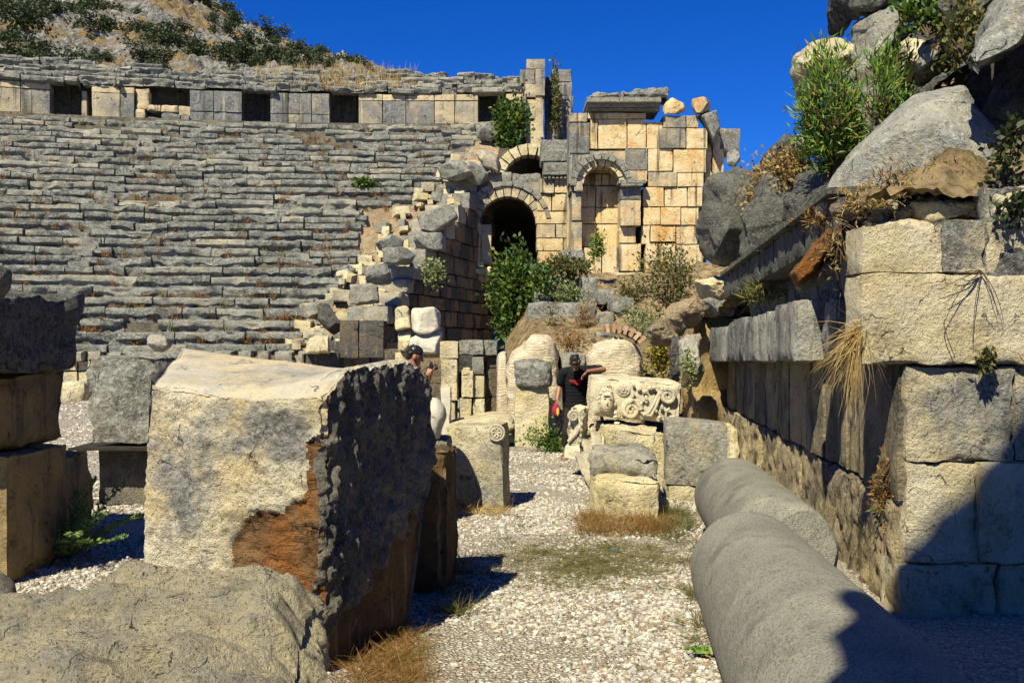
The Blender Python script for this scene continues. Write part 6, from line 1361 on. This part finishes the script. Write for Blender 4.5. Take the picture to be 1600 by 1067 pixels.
b.ball(c, (.055, .035, .085)); b.ball(c + V3(.0, 0, .05), (.04, .03, .05)); b.build('pouch_body', M['redcloth'], bag, .006, 3); b = Body(); b.ball(c + V3(.028, -.028, -.02), (.022, .02, .06)); b.build('yellow_lining', M['yellowcloth'], bag, .005, 2)
# the photographer behind the big block
Y = 11.5; c = lambda px, py, dy=0: P(px, py, Y + dy)
J = dict(head=c(648, 556), shL=V3(-1.16, 11.32, 1.30), shR=V3(-1.14, 11.68, 1.30), elL=V3(-1.04, 11.22, 1.10), elR=V3(-1.02, 11.70, 1.10), wrL=V3(-.965, 11.40, 1.27), wrR=V3(-.945, 11.56, 1.28), hipL=V3(-1.16, 11.40, .82), hipR=V3(-1.16, 11.60, .82), knL=V3(-1.12, 11.38, .44), knR=V3(-1.13, 11.62, .44), ankL=V3(-1.18, 11.38, .075), ankR=V3(-1.17, 11.62, .075))
J['toeL'] = J['ankL'] + V3(.17, -.03, -.05); J['toeR'] = J['ankR'] + V3(.17, .03, -.05)
J['hdL'] = (V3(.35, .35, .85), V3(-.3, .8, -.2), V3(.7, .1, .3), .8); J['hdR'] = (V3(.35, -.35, .85), V3(-.3, -.8, -.2), V3(.7, -.1, .3), .8)
ph, _ = person('person', 'person in a dark cap holding up a black camera, mostly hidden behind the big block', J, V3(.93, .18, -.32), V3(.3, 0, .95), .92, MT, cap=True)
cam = thing('camera', 'small black camera raised in the hands of the person in the cap', 'camera', c(660, 580)); cc = V3(-.93, 11.48, 1.355)
mb = MB(); hexa(mb, box_corners(cc[0] - .022, cc[0] + .022, cc[1] - .065, cc[1] + .065, cc[2] - .04, cc[2] + .04), .012, .0, .006, .01); hexa(mb, box_corners(cc[0] - .018, cc[0] + .014, cc[1] - .022, cc[1] + .022, cc[2] + .04, cc[2] + .06), .01, .0, .004, .01); mb.build('camera_body', M['blackplastic'], cam)
mb = MB(); tube(mb, [cc + V3(.02, 0, -.004), cc + V3(.05, 0, -.004), cc + V3(.075, 0, -.004)], [.032, .031, .029], 20); lb_ = mb.build('lens_barrel', M['blackplastic'], cam)
mb = MB(); tube(mb, [cc + V3(.0745, 0, -.004), cc + V3(.0765, 0, -.004)], .022, 20); sub(mb.build('lens_glass', M['lens'], cam), lb_)
# ================================================================== LIGHT, SKY, CAMERA
SUN = Vector((.44, .90, 0)).normalized() * math.cos(math.radians(49)); SUN.z = -math.sin(math.radians(49))
ld = bpy.data.lights.new('sun', 'SUN'); ld.energy = 5.0; ld.angle = math.radians(.5); ld.color = (1.0, .93, .71)
lo = bpy.data.objects.new('sun', ld); COL.objects.link(lo); lo.rotation_euler = SUN.to_track_quat('-Z', 'Y').to_euler()
w = bpy.data.worlds.new('World'); SC.world = w; w.use_nodes = True; nt = w.node_tree; nt.nodes.clear()
sky = nt.nodes.new('ShaderNodeTexSky'); sky.sky_type = 'NISHITA'; sky.sun_disc = False
sky.sun_elevation = math.radians(49); sky.sun_rotation = math.atan2(-SUN.x, -SUN.y); sky.altitude = 1200; sky.air_density = 1.0; sky.dust_density = .1; sky.ozone_density = 4.0
hs = nt.nodes.new('ShaderNodeHueSaturation'); hs.inputs['Saturation'].default_value = 1.35
bg = nt.nodes.new('ShaderNodeBackground'); bg.inputs[1].default_value = .05; wo = nt.nodes.new('ShaderNodeOutputWorld')
nt.links.new(sky.outputs[0], hs.inputs['Color']); mx = nt.nodes.new('ShaderNodeMix'); mx.data_type = 'RGBA'; mx.blend_type = 'MULTIPLY'; mx.inputs[0].default_value = 1; mx.inputs[7].default_value = (.36, .80, 1.55, 1); nt.links.new(hs.outputs[0], mx.inputs[6]); nt.links.new(mx.outputs[2], bg.inputs[0]); nt.links.new(bg.outputs[0], wo.inputs[0])
cd = bpy.data.cameras.new('camera'); cd.lens = 35; cd.sensor_width = 36; cd.clip_end = 2000; cd.clip_start = .05
co = bpy.data.objects.new('camera', cd); COL.objects.link(co); co.location = (0, 0, H); co.rotation_euler = (math.radians(90), 0, 0); SC.camera = co
SC.view_settings.view_transform = 'Standard'; SC.view_settings.look = 'None'; SC.view_settings.exposure = .68; SC.view_settings.gamma = 1; SC.view_settings.use_curve_mapping = False
SC.cycles.max_bounces = 5; SC.cycles.diffuse_bounces = 1; SC.cycles.transparent_max_bounces = 4
